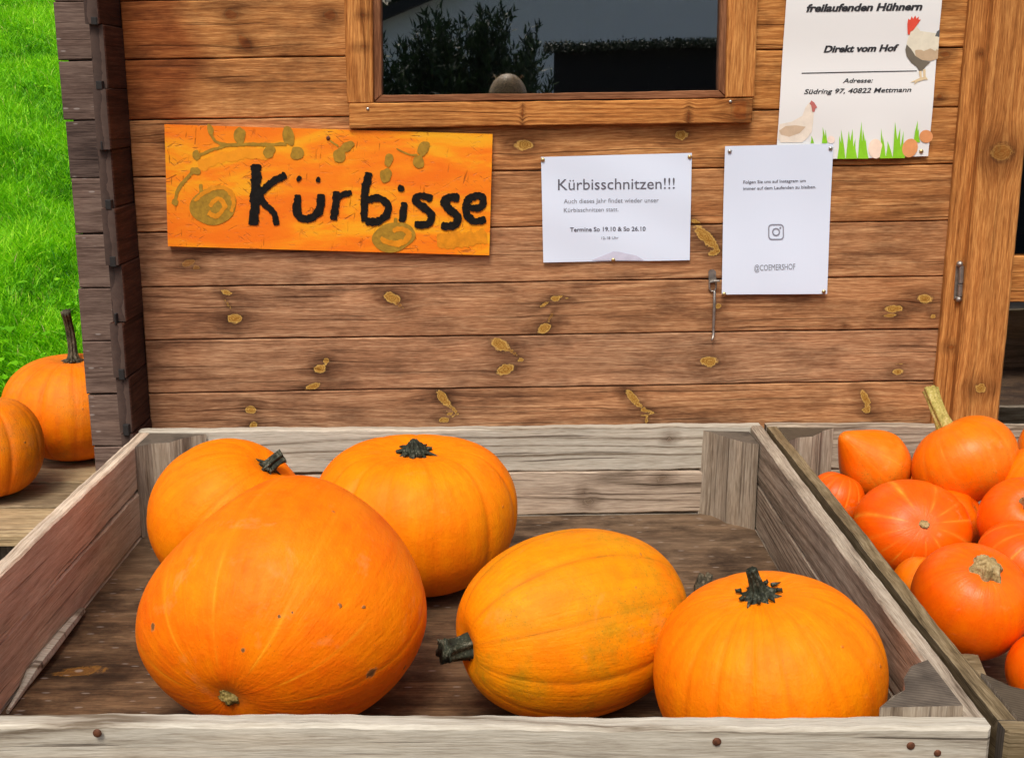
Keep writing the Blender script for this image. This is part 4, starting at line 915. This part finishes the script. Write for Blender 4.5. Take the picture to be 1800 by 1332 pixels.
# painted pumpkin sign
g = G('orange_painted_board'); o_ = g.obj()
n1 = g.noise(g.n('Mapping', {0: o_, 3: (2.2, 1, 9)}), 2.4, 4, .6, .6); n2 = g.noise(g.n('Mapping', {0: o_, 3: (14, 1, 14)}), 3, 5, .7)
c_ = g.ramp(n1, [(.36, (.82, .17, .002, 1)), (.5, (.86, .235, .003, 1)), (.6, (.86, .33, .005, 1)), (.72, (.84, .40, .01, 1))])
ck = 0.0
for an_, sc_ in ((.5, 1.0), (-.7, 1.15), (1.45, .9), (.05, 1.3)):
    mp = g.n('Mapping', {0: g.n('Mapping', {0: o_, 1: (an_ * .3, 0, .1), 2: (0, an_, 0)}), 3: (30 * sc_, 1, 230 * sc_)})
    ck = g.m('MAXIMUM', ck, g.ramp(g.noise(mp, 1, 2, .5), [(.665, 0.0), (.71, 1.0)]))
ck = g.m('MULTIPLY', ck, g.ramp(g.noise(o_, 14, 4, .7), [(.42, 0.0), (.6, 1.0)]))
c_ = g.mix(g.m('MULTIPLY', ck, .7), c_, (.25, .06, .004, 1))
g.bump(g.m('SUBTRACT', g.m('MULTIPLY', n2, .6), ck), .5, .002); M_signp = g.fin(c_, .5, .35)
M_ol = plain('olive_paint', S(172, 132, 34), .5, 0, .35, 90, .4, .001); M_ol2 = plain('ochre_paint', S(224, 142, 12), .5, 0, .25, 70, .4, .001)
M_brushblack = plain('black_paint', (.012, .011, .010, 1), .5, 0, .4, 120, .12, .001)
M_yel = plain('yellow_paint', (.86, .31, .005, 1), .5, 0, .12, 40, .4, .001)
sg = Sheet('painted_sign', [(289, 219), (866, 236), (860, 449), (295, 433)], D - .014, 'orange painted board lettered in black with olive pumpkins and vines', 'sign', M_signp, T=.012, nx=4, nz=4)
q2p = lambda X, Y: (270 + X / 2.951, 200 + Y / 2.951)
q6p = lambda X, Y: (430 + X / 4.091, 270 + Y / 4.091)
mb = MB()                                                # yellow brushing
stroke(sg, mb, [q2p(235, 275), q2p(330, 235), q2p(470, 205), q2p(600, 215)], 20, .0004, 3, .2)
mb.build('brush_patch', M_yel, sg.t)
mb = MB()
stroke(sg, mb, [q2p(112, 455), q2p(130, 390), q2p(185, 320), q2p(220, 290)], 6, .0008, 1, .2)
stroke(sg, mb, [q2p(222, 222), q2p(300, 190), q2p(390, 165), q2p(470, 160)], 6, .0008, 2, .2)
stroke(sg, mb, [q2p(285, 62), q2p(305, 120), q2p(345, 155), q2p(420, 158), q2p(560, 160), q2p(690, 158)], 6, .0009, 3, .25)
stroke(sg, mb, [q2p(915, 140), q2p(960, 170)], 3, .0009, 4, .25); stroke(sg, mb, [q2p(1260, 180), q2p(1320, 210), q2p(1370, 215)], 3, .0009, 5, .25)
for i, (x, y, rx, ry, an) in enumerate(((112, 458, 18, 18, 0), (218, 297, 27, 20, .1), (222, 215, 20, 26, 0), (447, 115, 28, 48, 0), (295, 82, 14, 32, -.3), (600, 198, 30, 33, .4), (700, 115, 32, 48, -.2), (745, 205, 33, 36, 0), (965, 215, 30, 42, .3), (1005, 170, 38, 24, -.4), (1220, 240, 22, 34, .1), (1205, 320, 30, 38, 0), (1400, 180, 28, 40, .3), (1375, 250, 27, 36, -.3))):
    sg.poly(mb, blob(*q2p(x, y), rx / 2.951, ry / 2.951, an, i), .0011 + .00004 * i)
mb.build('painted_vine', M_ol, sg.t)
for (x, y, rx, ry, sd_) in ((310, 480, 118, 98, 3), (1245, 640, 112, 76, 9)):
    mb = MB(); sg.poly(mb, blob(*q2p(x, y), rx / 2.951, ry / 2.951, -.15, sd_, 40, .03), .0012)
    if x < 400: stroke(sg, mb, [q2p(245, 365), q2p(250, 430)], 6, .0013, 4, .2)
    else: stroke(sg, mb, [q2p(1255, 540), q2p(1258, 590)], 6, .0013, 4, .2)
    pp = mb.build('painted_pumpkin', M_ol, sg.t)
    mb = MB()
    if x < 400:
        stroke(sg, mb, [q2p(210, 450), q2p(290, 395), q2p(370, 385), q2p(415, 440), q2p(405, 510)], 7, .0016, 5, .3); stroke(sg, mb, [q2p(290, 480), q2p(340, 440), q2p(370, 480), q2p(330, 530), q2p(285, 510)], 8, .0016, 6, .3)
    else:
        stroke(sg, mb, [q2p(1180, 640), q2p(1230, 670), q2p(1300, 665), q2p(1330, 620)], 10, .0016, 5, .3); stroke(sg, mb, [q2p(1240, 605), q2p(1300, 600), q2p(1335, 625)], 9, .0016, 6, .3)
    mb.build('brush_highlight', M_ol2, pp)
mb = MB()
stroke(sg, mb, [q2p(1470, 660), q2p(1600, 650), q2p(1730, 640)], 26, .0006, 21, .2); 
mb.build('brush_patch', M_ol2, sg.t)
mb = MB(); ST_ = [([(85, 75), (78, 290), (65, 515)], 64), ([(298, 148), (205, 205), (105, 285)], 46), ([(108, 290), (150, 372), (213, 430), (232, 515)], 42),
    ([(385, 295), (378, 400), (402, 462), (470, 466), (530, 420), (548, 350), (552, 290)], 52), ([(665, 270), (655, 380), (638, 478)], 50), ([(668, 330), (705, 295), (772, 280)], 40),
    ([(897, 135), (870, 250), (860, 400), (862, 490)], 48), ([(868, 340), (960, 318), (1030, 368), (1022, 440), (960, 488), (868, 488)], 48), ([(1148, 348), (1134, 492)], 46),
    ([(1352, 322), (1272, 305), (1226, 332), (1290, 388), (1342, 440), (1330, 495), (1280, 512), (1222, 508)], 46), ([(1545, 325), (1482, 315), (1440, 350), (1480, 408), (1530, 450), (1520, 505), (1460, 524), (1412, 520)], 52),
    ([(1610, 388), (1690, 385), (1722, 340), (1688, 305), (1625, 315), (1590, 370), (1602, 440), (1655, 488), (1735, 468)], 46)]
for i, (L, wd) in enumerate(ST_): stroke(sg, mb, [q6p(*p) for p in L], wd * 1.13 / 4.091, .0019 + .00003 * i, 30 + i, .16, 1.2)
for (x, y, a_, b_) in ((392, 180, 18, 22), (530, 188, 18, 20), (1125, 250, 25, 26)): sg.poly(mb, blob(*q6p(x, y), a_ / 4.091, b_ / 4.091, .4, int(x), 18, .08), .0022)
mb.build('lettering', M_brushblack, sg.t)
sg.pin(577, 243, M_rust, .004)

# landscape notice
na = Sheet('paper_notice', [(951, 276), (1216, 269), (1212, 457), (955, 461)], D - .0035, 'landscape white notice announcing pumpkin carving with dates', 'notice', M_paper, disp=lambda P: .0035 * np.sin(P[:, 0] * 14 + .6) ** 2 + .0015 * np.sin(P[:, 2] * 23 + P[:, 0] * 9) ** 2)
q3p = lambda X, Y: (930 + X / 5.55, 240 + Y / 5.55)
na.text('Kürbisschnitzen!!!', q3p(282, 522), q3p(1418, 508), 105 / 5.55, M_mid)
na.text('Auch dieses Jahr findet wieder unser', q3p(338, 652), q3p(1262, 640), 42 / 5.55, M_greyink)
na.text('Kürbisschnitzen statt.', q3p(338, 737), q3p(872, 730), 40 / 5.55, M_greyink)
na.text('Termine So 19.10 & So 26.10', q3p(398, 927), q3p(1135, 918), 40 / 5.55, M_mid, bold=.018)
na.text('12-18 Uhr', q3p(705, 1002), q3p(872, 998), 24 / 5.55, M_greyink, bold=.01)
mb = MB(); na.poly(mb, [q3p(*p) for p in ((610, 1208), (650, 1188), (690, 1180), (740, 1172), (780, 1140), (820, 1120), (870, 1122), (905, 1140), (930, 1175), (980, 1192), (1010, 1165), (1045, 1160), (1075, 1190), (1120, 1205))], .0006)
mb.build('printed_silhouette', ink('lilac_print', (.58, .59, .72, 1)), na.t)
for p in ((954, 281), (1212, 276), (1078, 457)): na.pin(*p)
# portrait notice (its code square left blank)
nb_ = Sheet('paper_notice', [(1274, 257), (1464, 253), (1453, 516), (1268, 517)], D - .0085, 'portrait white notice with small grey print pinned over the poster corner', 'notice', M_paper, disp=lambda P: .004 * np.sin(P[:, 2] * 9 + 1.0) ** 2 + .0015 * np.sin(P[:, 0] * 21 + P[:, 2] * 8) ** 2)
q4p = lambda X, Y: (1250 + X / 4.593, 240 + Y / 4.593)
nb_.text('Folgen Sie uns auf Instagram um', q4p(258, 380), q4p(762, 368), 24 / 4.593, M_mid, bold=.012)
nb_.text('immer auf dem Laufenden zu bleiben.', q4p(258, 432), q4p(845, 418), 24 / 4.593, M_mid, bold=.012)
nb_.text('@COEMERSHOF', q4p(345, 1082), q4p(675, 1070), 46 / 4.593, M_greyink, bold=.0)
mb = MB()
def rrect(cx, cy, a, r_, n=6):
    out = []
    for (sx, sy, a0) in ((1, 1, 0), (-1, 1, 90), (-1, -1, 180), (1, -1, 270)):
        for k in range(n + 1):
            an = R(a0 + 90 * k / n); out.append((cx + sx * (a - r_) + r_ * math.cos(an), cy + sy * (a - r_) + r_ * math.sin(an)))
    return out
def ringp(sh, mb, outer, inner, lift):
    n = len(outer); P = sh.pts([q4p(*p) for p in outer + inner], lift); mb.add(P, [(i, (i + 1) % n, n + (i + 1) % n, n + i) for i in range(n)])
ringp(nb_, mb, rrect(522, 770, 64, 30), rrect(522, 770, 54, 22), .0008)
circ = lambda r_: [(522 + r_ * math.cos(2 * math.pi * k / 28), 770 + r_ * math.sin(2 * math.pi * k / 28)) for k in range(28)]
ringp(nb_, mb, circ(33), circ(22), .0008)
nb_.poly(mb, [q4p(557 + 8 * math.cos(k * .63), 737 + 8 * math.sin(k * .63)) for k in range(10)], .0008)
mb.build('printed_emblem', ink('emblem_ink', (.26, .27, .33, 1)), nb_.t)
nb_.pin(1282, 266, M_steelpin); nb_.pin(1459, 261, M_steelpin); nb_.pin(1272, 516); nb_.pin(1447, 512)
# chicken poster
def pd(P): return .004 + .010 * np.clip((1.47 - P[:, 2]) / .12, 0, 1) ** 1.5 * np.clip((P[:, 0] - .55) / .2, 0, 1) * (.5 + .5 * np.sin(P[:, 0] * 30)) + .003 * np.sin(P[:, 2] * 16) ** 2
po = Sheet('paper_poster', [(1391, -160), (1668, -165), (1630, 274.5), (1363, 282)], D - .0035, 'tall white poster with printed rooster, hen, eggs and grass', 'poster', M_poster, disp=pd, nx=70, nz=70)
q5p = lambda X, Y: (1350 + X / 4.44, Y / 4.44)
for (s_, a, b, h_, th_) in (('freilaufenden Hühnern', (292, 96), (1195, 82), 56, .32), ('Direkt vom Hof', (430, 411), (1015, 400), 50, .3), ('Adresse:', (578, 648), (812, 645), 33, .09), ('Südring 97, 40822 Mettmann', (275, 735), (1110, 718), 36, .08)):
    po.text(s_, q5p(*a), q5p(*b), h_ / 4.44, M_black, bold=.03 if h_ > 40 else .012, shear=.28, thick=th_)
mb = MB(); po.poly(mb, [q5p(*p) for p in ((258, 570), (700, 560), (1155, 552), (1155, 558), (700, 568), (258, 577))], .0007); mb.build('printed_rule', M_black, po.t)
def art(nm, parts, parent=None):
    first = parent
    for i, (col, L) in enumerate(parts):
        mb = MB(); po.poly(mb, [q5p(*p) for p in L], .0007 + .00012 * i)
        ob = mb.build(nm if first is None else ('tail_print', 'wing_print', 'belly_print', 'comb_print', 'leg_print', 'eye_print')[i % 6], ink('print_colour', S(*col)), po.t if first is None else first)
        if first is None: first = ob
art('printed_rooster', [((228, 222, 200), [(1120, 200), (1150, 205), (1180, 245), (1195, 300), (1215, 350), (1270, 345), (1290, 300), (1318, 265), (1330, 285), (1318, 440), (1290, 470), (1220, 470), (1130, 440), (1090, 390), (1075, 350), (1085, 300), (1105, 250)]),
    ((96, 98, 98), [(1290, 300), (1310, 250), (1332, 232), (1330, 290)]),
    ((196, 172, 140), [(1140, 400), (1190, 355), (1260, 348), (1305, 365), (1322, 400), (1318, 460), (1260, 480), (1190, 470), (1145, 440)]),
    ((112, 104, 90), [(1075, 350), (1110, 385), (1145, 440), (1200, 475), (1262, 485), (1225, 520), (1205, 545), (1180, 565), (1150, 520), (1110, 490), (1075, 440), (1065, 390)]),
    ((226, 82, 62), [(1078, 190), (1085, 150), (1100, 160), (1112, 130), (1122, 152), (1140, 125), (1148, 150), (1168, 132), (1165, 158), (1183, 155), (1165, 182), (1130, 200), (1125, 240), (1105, 250), (1098, 275), (1082, 270), (1080, 235), (1092, 215)]),
    ((222, 200, 160), [(1170, 560), (1190, 555), (1192, 605), (1205, 605), (1202, 545), (1222, 540), (1222, 598), (1240, 622), (1205, 625), (1160, 640), (1130, 662), (1140, 640), (1100, 645), (1150, 622), (1178, 608)])])
art('printed_hen', [((236, 226, 210), [(315, 800), (345, 800), (365, 830), (350, 870), (335, 910), (345, 960), (335, 1030), (300, 1080), (260, 1112), (95, 1112), (76, 1080), (80, 1010), (85, 970), (180, 950), (260, 905), (285, 840)]),
    ((210, 186, 158), [(82, 1020), (130, 985), (210, 978), (288, 990), (240, 1040), (160, 1068), (95, 1052)]),
    ((190, 110, 104), [(316, 812), (330, 785), (352, 800), (368, 825), (376, 840), (362, 848), (356, 872), (340, 876), (334, 858), (350, 840), (328, 822)])])
mb = MB(); rgx = random.Random(4)
for i, (x, top, bw) in enumerate(((340, 1060, 14), (430, 990, 16), (445, 1010, 12), (560, 1060, 26), (575, 1010, 22), (625, 1020, 26), (640, 1005, 20), (665, 1080, 22), (715, 945, 24), (740, 1010, 30), (752, 1080, 22), (880, 1000, 18), (895, 1060, 14), (935, 1100, 30), (990, 950, 26), (1010, 1000, 32), (1040, 1020, 20), (1150, 940, 22), (1160, 1000, 18))):
    bs = 1240 - .012 * (x - 500) if x > 500 else 1118
    if 1100 < x: bs = 1110
    ln = rgx.uniform(-14, 14)
    po.poly(mb, [q5p(x - bw, bs), q5p(x - bw * .5, (bs + top) / 2), q5p(x + ln, top), q5p(x + bw * .4, (bs + top) / 2), q5p(x + bw, bs)], .0008 + .00003 * i)
mb.build('printed_grass', ink('print_green', S(140, 208, 40)), po.t)
for i, (x, y, rx, ry, an, col) in enumerate(((830, 1160, 56, 76, 0, (246, 222, 200)), (485, 1090, 30, 30, 0, (246, 228, 214)), (1225, 1065, 52, 50, .3, (226, 154, 100)), (1100, 1155, 60, 74, .35, (232, 160, 104)))):
    mb = MB(); po.poly(mb, [q5p(*p) for p in blob(x, y, rx, ry, an, 0, 28, 0)], .0012 + .0001 * i); mb.build('printed_egg', ink('print_egg', S(*col)), po.t)
po.pin(1618, 266, M_brass)

# ------------------------------------------------------------------ what stands behind the photographer (seen mirrored in the window)
def cloud(n, pts, size, aspect, up=.3):
    """leaf quads at pts pointing along random directions biased upward"""
    d = rng.normal(0, 1, (n, 3)); d[:, 2] += up * 3; d /= np.linalg.norm(d, axis=1, keepdims=True)
    s_ = np.cross(d, rng.normal(0, 1, (n, 3))); s_ /= np.linalg.norm(s_, axis=1, keepdims=True)
    sz = size * rng.uniform(.6, 1.3, n)[:, None]; wv = sz * aspect
    co = np.stack([pts - s_ * wv * .3, pts + s_ * wv * .3 + d * sz * .2, pts + d * sz, pts - s_ * wv + d * sz * .45], 1).reshape(-1, 3)
    return co, np.arange(4 * n).reshape(-1, 4)
M_yew = m_leaf('dark_evergreen_leaf', [(0, (.008, .02, .006, 1)), (.6, (.02, .05, .012, 1)), (1, (.05, .09, .025, 1))], .1)
M_fir = m_leaf('dark_tree_leaf', [(0, (.01, .018, .008, 1)), (1, (.03, .05, .02, 1))], .1)
M_bark = plain('bark', (.05, .035, .025, 1), .9, 0, .4, 20)
bc = Vector((-.30, -3.5, 0)); P = []
sh_ = thing('evergreen_shrub', tuple(bc), 'dark feathery evergreen shrub mirrored at the left of the window', 'shrub')
mb = MB()
for k in range(760):
    a = rng.uniform(0, 6.28); el = rng.uniform(.25, 1.5); Ls = rng.uniform(.72, 1.1) * (.98 + .84 * math.sin(el))
    d = np.array([math.cos(a) * math.cos(el) * .80, math.sin(a) * math.cos(el) * .6, math.sin(el)])
    t = np.sqrt(rng.uniform(0, 1, 150)); p = np.array(bc)[None] + np.array([0, 0, .1]) + d[None] * (t * Ls)[:, None]; p[:, 2] -= .0; p += rng.normal(0, .05, p.shape) * (1.15 - t)[:, None]
    P.append(p)
    if k % 6 == 0: tube(mb, [tuple(bc + Vector((0, 0, .05))), tuple(np.array(bc) + d * Ls * .9)], [.012, .003], 5)
P = np.concatenate(P); P = P[P[:, 0] < .27]; co, q = cloud(len(P), P, .066, .19, .6)
link('foliage', fast_mesh('foliage', co, q, M_yew, np.repeat(rng.uniform(0, 1, len(P)), 4)), sh_); mb.build('trunk', M_bark, sh_)
# dark board fence with ivy
fe = thing('board_fence', (2.4, -5, 0), 'dark board fence mirrored at the right of the window', 'fence')
mb = MB(); fz = lambda x: 1.88 + .03 * (x - .35)
for i in range(34):
    xa = .33 + i * .15; boxb(mb, xa, xa + .1498, -5.03 - .004 * (i % 2), -5.0 - .004 * (i % 2), .02, fz(xa), axis='z', res=.3)
mb.build('fence_boards', [plain('black_stained_boards', (.012, .012, .012, 1), .8), M_side], fe)
n_ = 26000; P = np.stack([rng.uniform(.25, 5.4, n_), -4.98 + rng.normal(0, .09, n_), 0 * np.arange(n_)], 1); P[:, 2] = fz(P[:, 0]) + rng.normal(-.03, .018, n_)
co, q = cloud(n_, P, .02, .6, .1); link('ivy', fast_mesh('ivy', co, q, M_fir, np.repeat(rng.uniform(0, 1, n_), 4)), fe)
# white gabled house
ho = thing('white_house', (2, -14, 0), 'pale gabled house mirrored faintly in the window', 'house')
ex0, ex1, rx_, ez, rz_ = -4.2, 8.2, 2.0, 1.66, 4.15; mb = MB()
yf, yr = -14., -22.
mb.add([(ex0, yf, 0), (ex1, yf, 0), (ex1, yf, ez), (rx_, yf, rz_), (ex0, yf, ez), (ex0, yr, 0), (ex1, yr, 0), (ex1, yr, ez), (rx_, yr, rz_), (ex0, yr, ez)],
       [(4, 3, 2, 1, 0), (5, 6, 7, 8, 9), (0, 5, 9, 4), (1, 2, 7, 6)])
mb.build('wall', plain('white_render', (.92, .95, .95, 1), .9, 0, .04, 3), ho)
mb = MB()
for (xa, za) in ((ex0 - .4, ez - .16), (ex1 + .4, ez - .16)):
    a, b = np.array((xa, yf + .25, za)), np.array((rx_, yf + .25, rz_)); up = np.array((0, 0, .16)); bk = np.array((0, yr - yf - .5, 0))
    c8 = [a, b, b + up, a + up, a + bk, b + bk, b + up + bk, a + up + bk]
    mb.add(c8, [(0, 1, 2, 3), (7, 6, 5, 4), (3, 2, 6, 7), (0, 4, 5, 1), (0, 3, 7, 4), (1, 5, 6, 2)])
mb.build('roof', plain('dark_tiles', (.03, .03, .032, 1), .8, 0, .3, 8), ho)
for i, (tx, ty, th_, tr_) in enumerate(((-5.5, -24, 9, 2.4), (-1.5, -27, 11, 2.8), (-9.5, -25, 10, 2.6))):
    tr = thing('conifer_tree', (tx, ty, 0), ('slender dark conifer rising behind the house\'s left eave', 'tall dark conifer rising behind the house roof', 'broad dark conifer left of the house')[i], 'tree', 'dark conifers behind the house')
    mb = MB(); tube(mb, [(tx, ty, 0), (tx + .1, ty, th_ * .5), (tx, ty, th_)], [.22, .14, .02], 8)
    for k in range(40):
        z = th_ * (.1 + .88 * k / 40); a = k * 2.4; r_ = tr_ * (1 - .9 * k / 40); tube(mb, [(tx, ty, z), (tx + r_ * .8 * math.cos(a), ty + r_ * .8 * math.sin(a), z - .2)], [.04, .01], 5)
    mb.build('trunk', M_bark, tr)
    n_ = 9000; z = rng.uniform(.05, 1, n_) ** 1.2; a = rng.uniform(0, 6.28, n_); rr = tr_ * (1 - .92 * z) * np.sqrt(rng.uniform(.1, 1, n_)) * (.8 + .25 * np.sin(z * 60))
    P = np.stack([tx + rr * np.cos(a), ty + rr * np.sin(a), z * th_], 1); co, q = cloud(n_, P, .4, .35, -.1)
    link('crown', fast_mesh('crown', co, q, M_fir, np.repeat(rng.uniform(0, 1, n_), 4)), tr)

# ------------------------------------------------------------------ the photographer, mirrored in the window
def skinned(name, V, E, rad, mat, parent, sub=2):
    me = bpy.data.meshes.new(name); me.from_pydata(V, E, []); me.materials.append(mat); ob = link(name, me, None); ob.parent = parent
    sk = ob.modifiers.new('skin', 'SKIN'); sk.use_smooth_shade = True
    if not me.skin_vertices: me.attributes.new('tmp', 'FLOAT', 'POINT')
    for i, r_ in enumerate(rad): me.skin_vertices[0].data[i].radius = r_ if hasattr(r_, '__len__') else (r_, r_)
    me.skin_vertices[0].data[0].use_root = True
    sb = ob.modifiers.new('sub', 'SUBSURF'); sb.levels = sb.render_levels = sub; return ob
pe = thing('person', (-.017, -.38, 0), 'person with fair tied-back hair photographing the stall, mirrored in the window', 'person')
def skin_mesh(V, E, rad):
    bm = bmesh.new(); lay = bm.verts.layers.skin.verify(); vs_ = [bm.verts.new(v) for v in V]
    for v, r_ in zip(vs_, rad): v[lay].radius = r_ if hasattr(r_, '__len__') else (r_, r_)
    vs_[0][lay].use_root = True
    for a, b in E: bm.edges.new((vs_[a], vs_[b]))
    me = bpy.data.meshes.new('body'); bm.to_mesh(me); bm.free(); return me
def skin_obj(name, V, E, rad, mat, sub=2):
    me = skin_mesh(V, E, rad); me.materials.append(mat); ob = link(name, me); ob.parent = pe
    sk = ob.modifiers.new('skin', 'SKIN'); sk.use_smooth_shade = True; sb = ob.modifiers.new('sub', 'SUBSURF'); sb.levels = sb.render_levels = sub; return ob
M_skin = plain('skin', S(214, 164, 138), .5, 0, .12, 40); M_jacket = plain('dark_jacket', (.03, .035, .05, 1), .8, 0, .3, 60); M_jeans = plain('blue_jeans', (.05, .07, .13, 1), .85, 0, .3, 80)
g = G('fair_hair'); o_ = g.obj(); nz = g.noise(g.n('Mapping', {0: o_, 3: (60, 6, 60)}), 4, 4, .7); M_hair = g.fin(g.mix(g.ramp(nz, [(.35, 0.0), (.65, 1.0)]), S(88, 64, 36), S(206, 170, 116)), .45, .4)
# body: pelvis root, spine, neck, head, arms raised to the phone (five fingers each), legs
V = [(0, 0, .82), (0, .0, 1.0), (0, .01, 1.17), (0, 0, 1.28), (0, .01, 1.345), (0, .04, 1.40), (0, .045, 1.465), (0, .02, 1.53)]
Rd = [(.13, .10), (.115, .09), (.135, .095), (.07, .06), (.048, .05), (.058, .07), (.07, .088), (.055, .07)]
E_ = [(i, i + 1) for i in range(7)]
for sx in (-1, 1):
    b = len(V); V += [(sx * .165, 0, 1.25), (sx * .21, .06, 1.02), (sx * .13, .26, 1.27), (sx * .098, .295, 1.38), (sx * .088, .305, 1.43)]
    Rd += [.05, .042, .033, .025, (.026, .016)]; E_ += [(3, b), (b, b + 1), (b + 1, b + 2), (b + 2, b + 3), (b + 3, b + 4)]
    w_ = b + 4
    for k, (dz, L_) in enumerate(((.028, .062), (.010, .070), (-.008, .066), (-.025, .052))):
        c = len(V); V += [(sx * .092, .325, 1.44 + dz), (sx * .080, .335 + .012, 1.446 + dz), (sx * (.080 - L_ * .6), .352, 1.450 + dz)]; Rd += [.0088, .0082, .0065]; E_ += [(w_, c), (c, c + 1), (c + 1, c + 2)]
    c = len(V); V += [(sx * .080, .31, 1.41), (sx * .062, .318, 1.422), (sx * .045, .320, 1.432)]; Rd += [.011, .0095, .0075]; E_ += [(w_, c), (c, c + 1), (c + 1, c + 2)]
    l = len(V); V += [(sx * .09, 0, .76), (sx * .095, .01, .45), (sx * .1, -.02, .1), (sx * .1, .0, .045), (sx * .105, .13, .03)]; Rd += [.085, .058, .04, .038, (.035, .022)]; E_ += [(0, l), (l, l + 1), (l + 1, l + 2), (l + 2, l + 3), (l + 3, l + 4)]
off = Vector((-.017, -.38, 0)); 
bd = skin_obj('body', V, E_, Rd, M_skin)
# face features as one small mesh each on the head
mb = MB()
M_eye = plain('eye_white', (.7, .7, .68, 1), .2)
for sx in (-1, 1): mb = MB(); ball(mb, (sx * .028, .118, 1.462), .011); eo = mb.build('eye', M_eye, None, True); eo.parent = pe
mb = MB(); tube(mb, [(0, .118, 1.47), (0, .138, 1.44), (0, .142, 1.428), (0, .124, 1.42)], [.006, .010, .012, .006], 8)
no = mb.build('nose', M_skin, None, True); no.parent = pe
for sx in (-1, 1): mb = MB(); ball(mb, (sx * .074, .04, 1.452), .026, sc=(.3, .6, 1)); no = mb.build('ear', M_skin, None, True); no.parent = pe
mb = MB(); tube(mb, [(-.024, .112, 1.392), (0, .120, 1.394), (.024, .112, 1.392)], [.004, .007, .004], 8); mo = mb.build('mouth', plain('lips', S(180, 100, 92), .5), None, True); mo.parent = pe
# hair: cap combed back into a bun
co = []; nu_, nv_ = 48, 20
for i in range(nv_ + 1):
    t = i / nv_ * 2.1
    for k in range(nu_):
        a = 2 * math.pi * k / nu_; lim = 1.0 if math.sin(a) < .2 else (1.0 - .38 * (math.sin(a) - .2) / .8); tt = t * lim
        s_ = 1 + .012 * math.sin(a * 23 + t * 2) + .01 * math.sin(a * 11)
        co.append((.081 * s_ * math.sin(tt) * math.cos(a), .03 + .099 * s_ * math.sin(tt) * math.sin(a), 1.478 + .104 * math.cos(tt)))
fs = [(i * nu_ + k, i * nu_ + (k + 1) % nu_, (i + 1) * nu_ + (k + 1) % nu_, (i + 1) * nu_ + k) for i in range(nv_) for k in range(nu_)]
mb = MB(); mb.add(co, fs); ball(mb, (0, -.095, 1.50), .036, sc=(1, .8, 1))
for k in range(26):
    a = rng.uniform(0, 6.28); tube(mb, [(.05 * math.cos(a), .03 + .06 * math.sin(a), 1.558), (.06 * math.cos(a + .3), .02 + .07 * math.sin(a + .3), 1.572 + rng.uniform(0, .01)), (.07 * math.cos(a + .6), .0 + .07 * math.sin(a + .6), 1.565)], [.0006, .0005, .0003], 4)
ha = mb.build('hair', M_hair, None, True); ha.parent = pe
def shell(name, V, E, rad, mat): return skin_obj(name, V, E, rad, mat)
shell('jacket', [(0, 0, .80), (0, 0, 1.0), (0, .01, 1.17), (0, 0, 1.27), (-.165, 0, 1.25), (-.21, .06, 1.02), (-.135, .25, 1.255), (.165, 0, 1.25), (.21, .06, 1.02), (.135, .25, 1.255)],
      [(0, 1), (1, 2), (2, 3), (3, 4), (4, 5), (5, 6), (3, 7), (7, 8), (8, 9)], [(.16, .125), (.14, .11), (.158, .115), (.085, .075), .064, .056, .046, .064, .056, .046], M_jacket)
shell('trousers', [(0, 0, .82), (-.09, 0, .75), (-.095, .01, .45), (-.1, -.02, .09), (.09, 0, .75), (.095, .01, .45), (.1, -.02, .09)], [(0, 1), (1, 2), (2, 3), (0, 4), (4, 5), (5, 6)], [(.145, .115), .098, .07, .056, .098, .07, .056], M_jeans)
mb = MB(); boxb(mb, -.078 - .017, .078 - .017, -.048, -.040, 1.430, 1.504, res=.05, ch=.002, wob=0)
tag(mb.build('mobile_phone', [plain('phone_black', (.01, .01, .011, 1), .3), M_dark]), 'black phone held up in both hands by the person', 'phone')
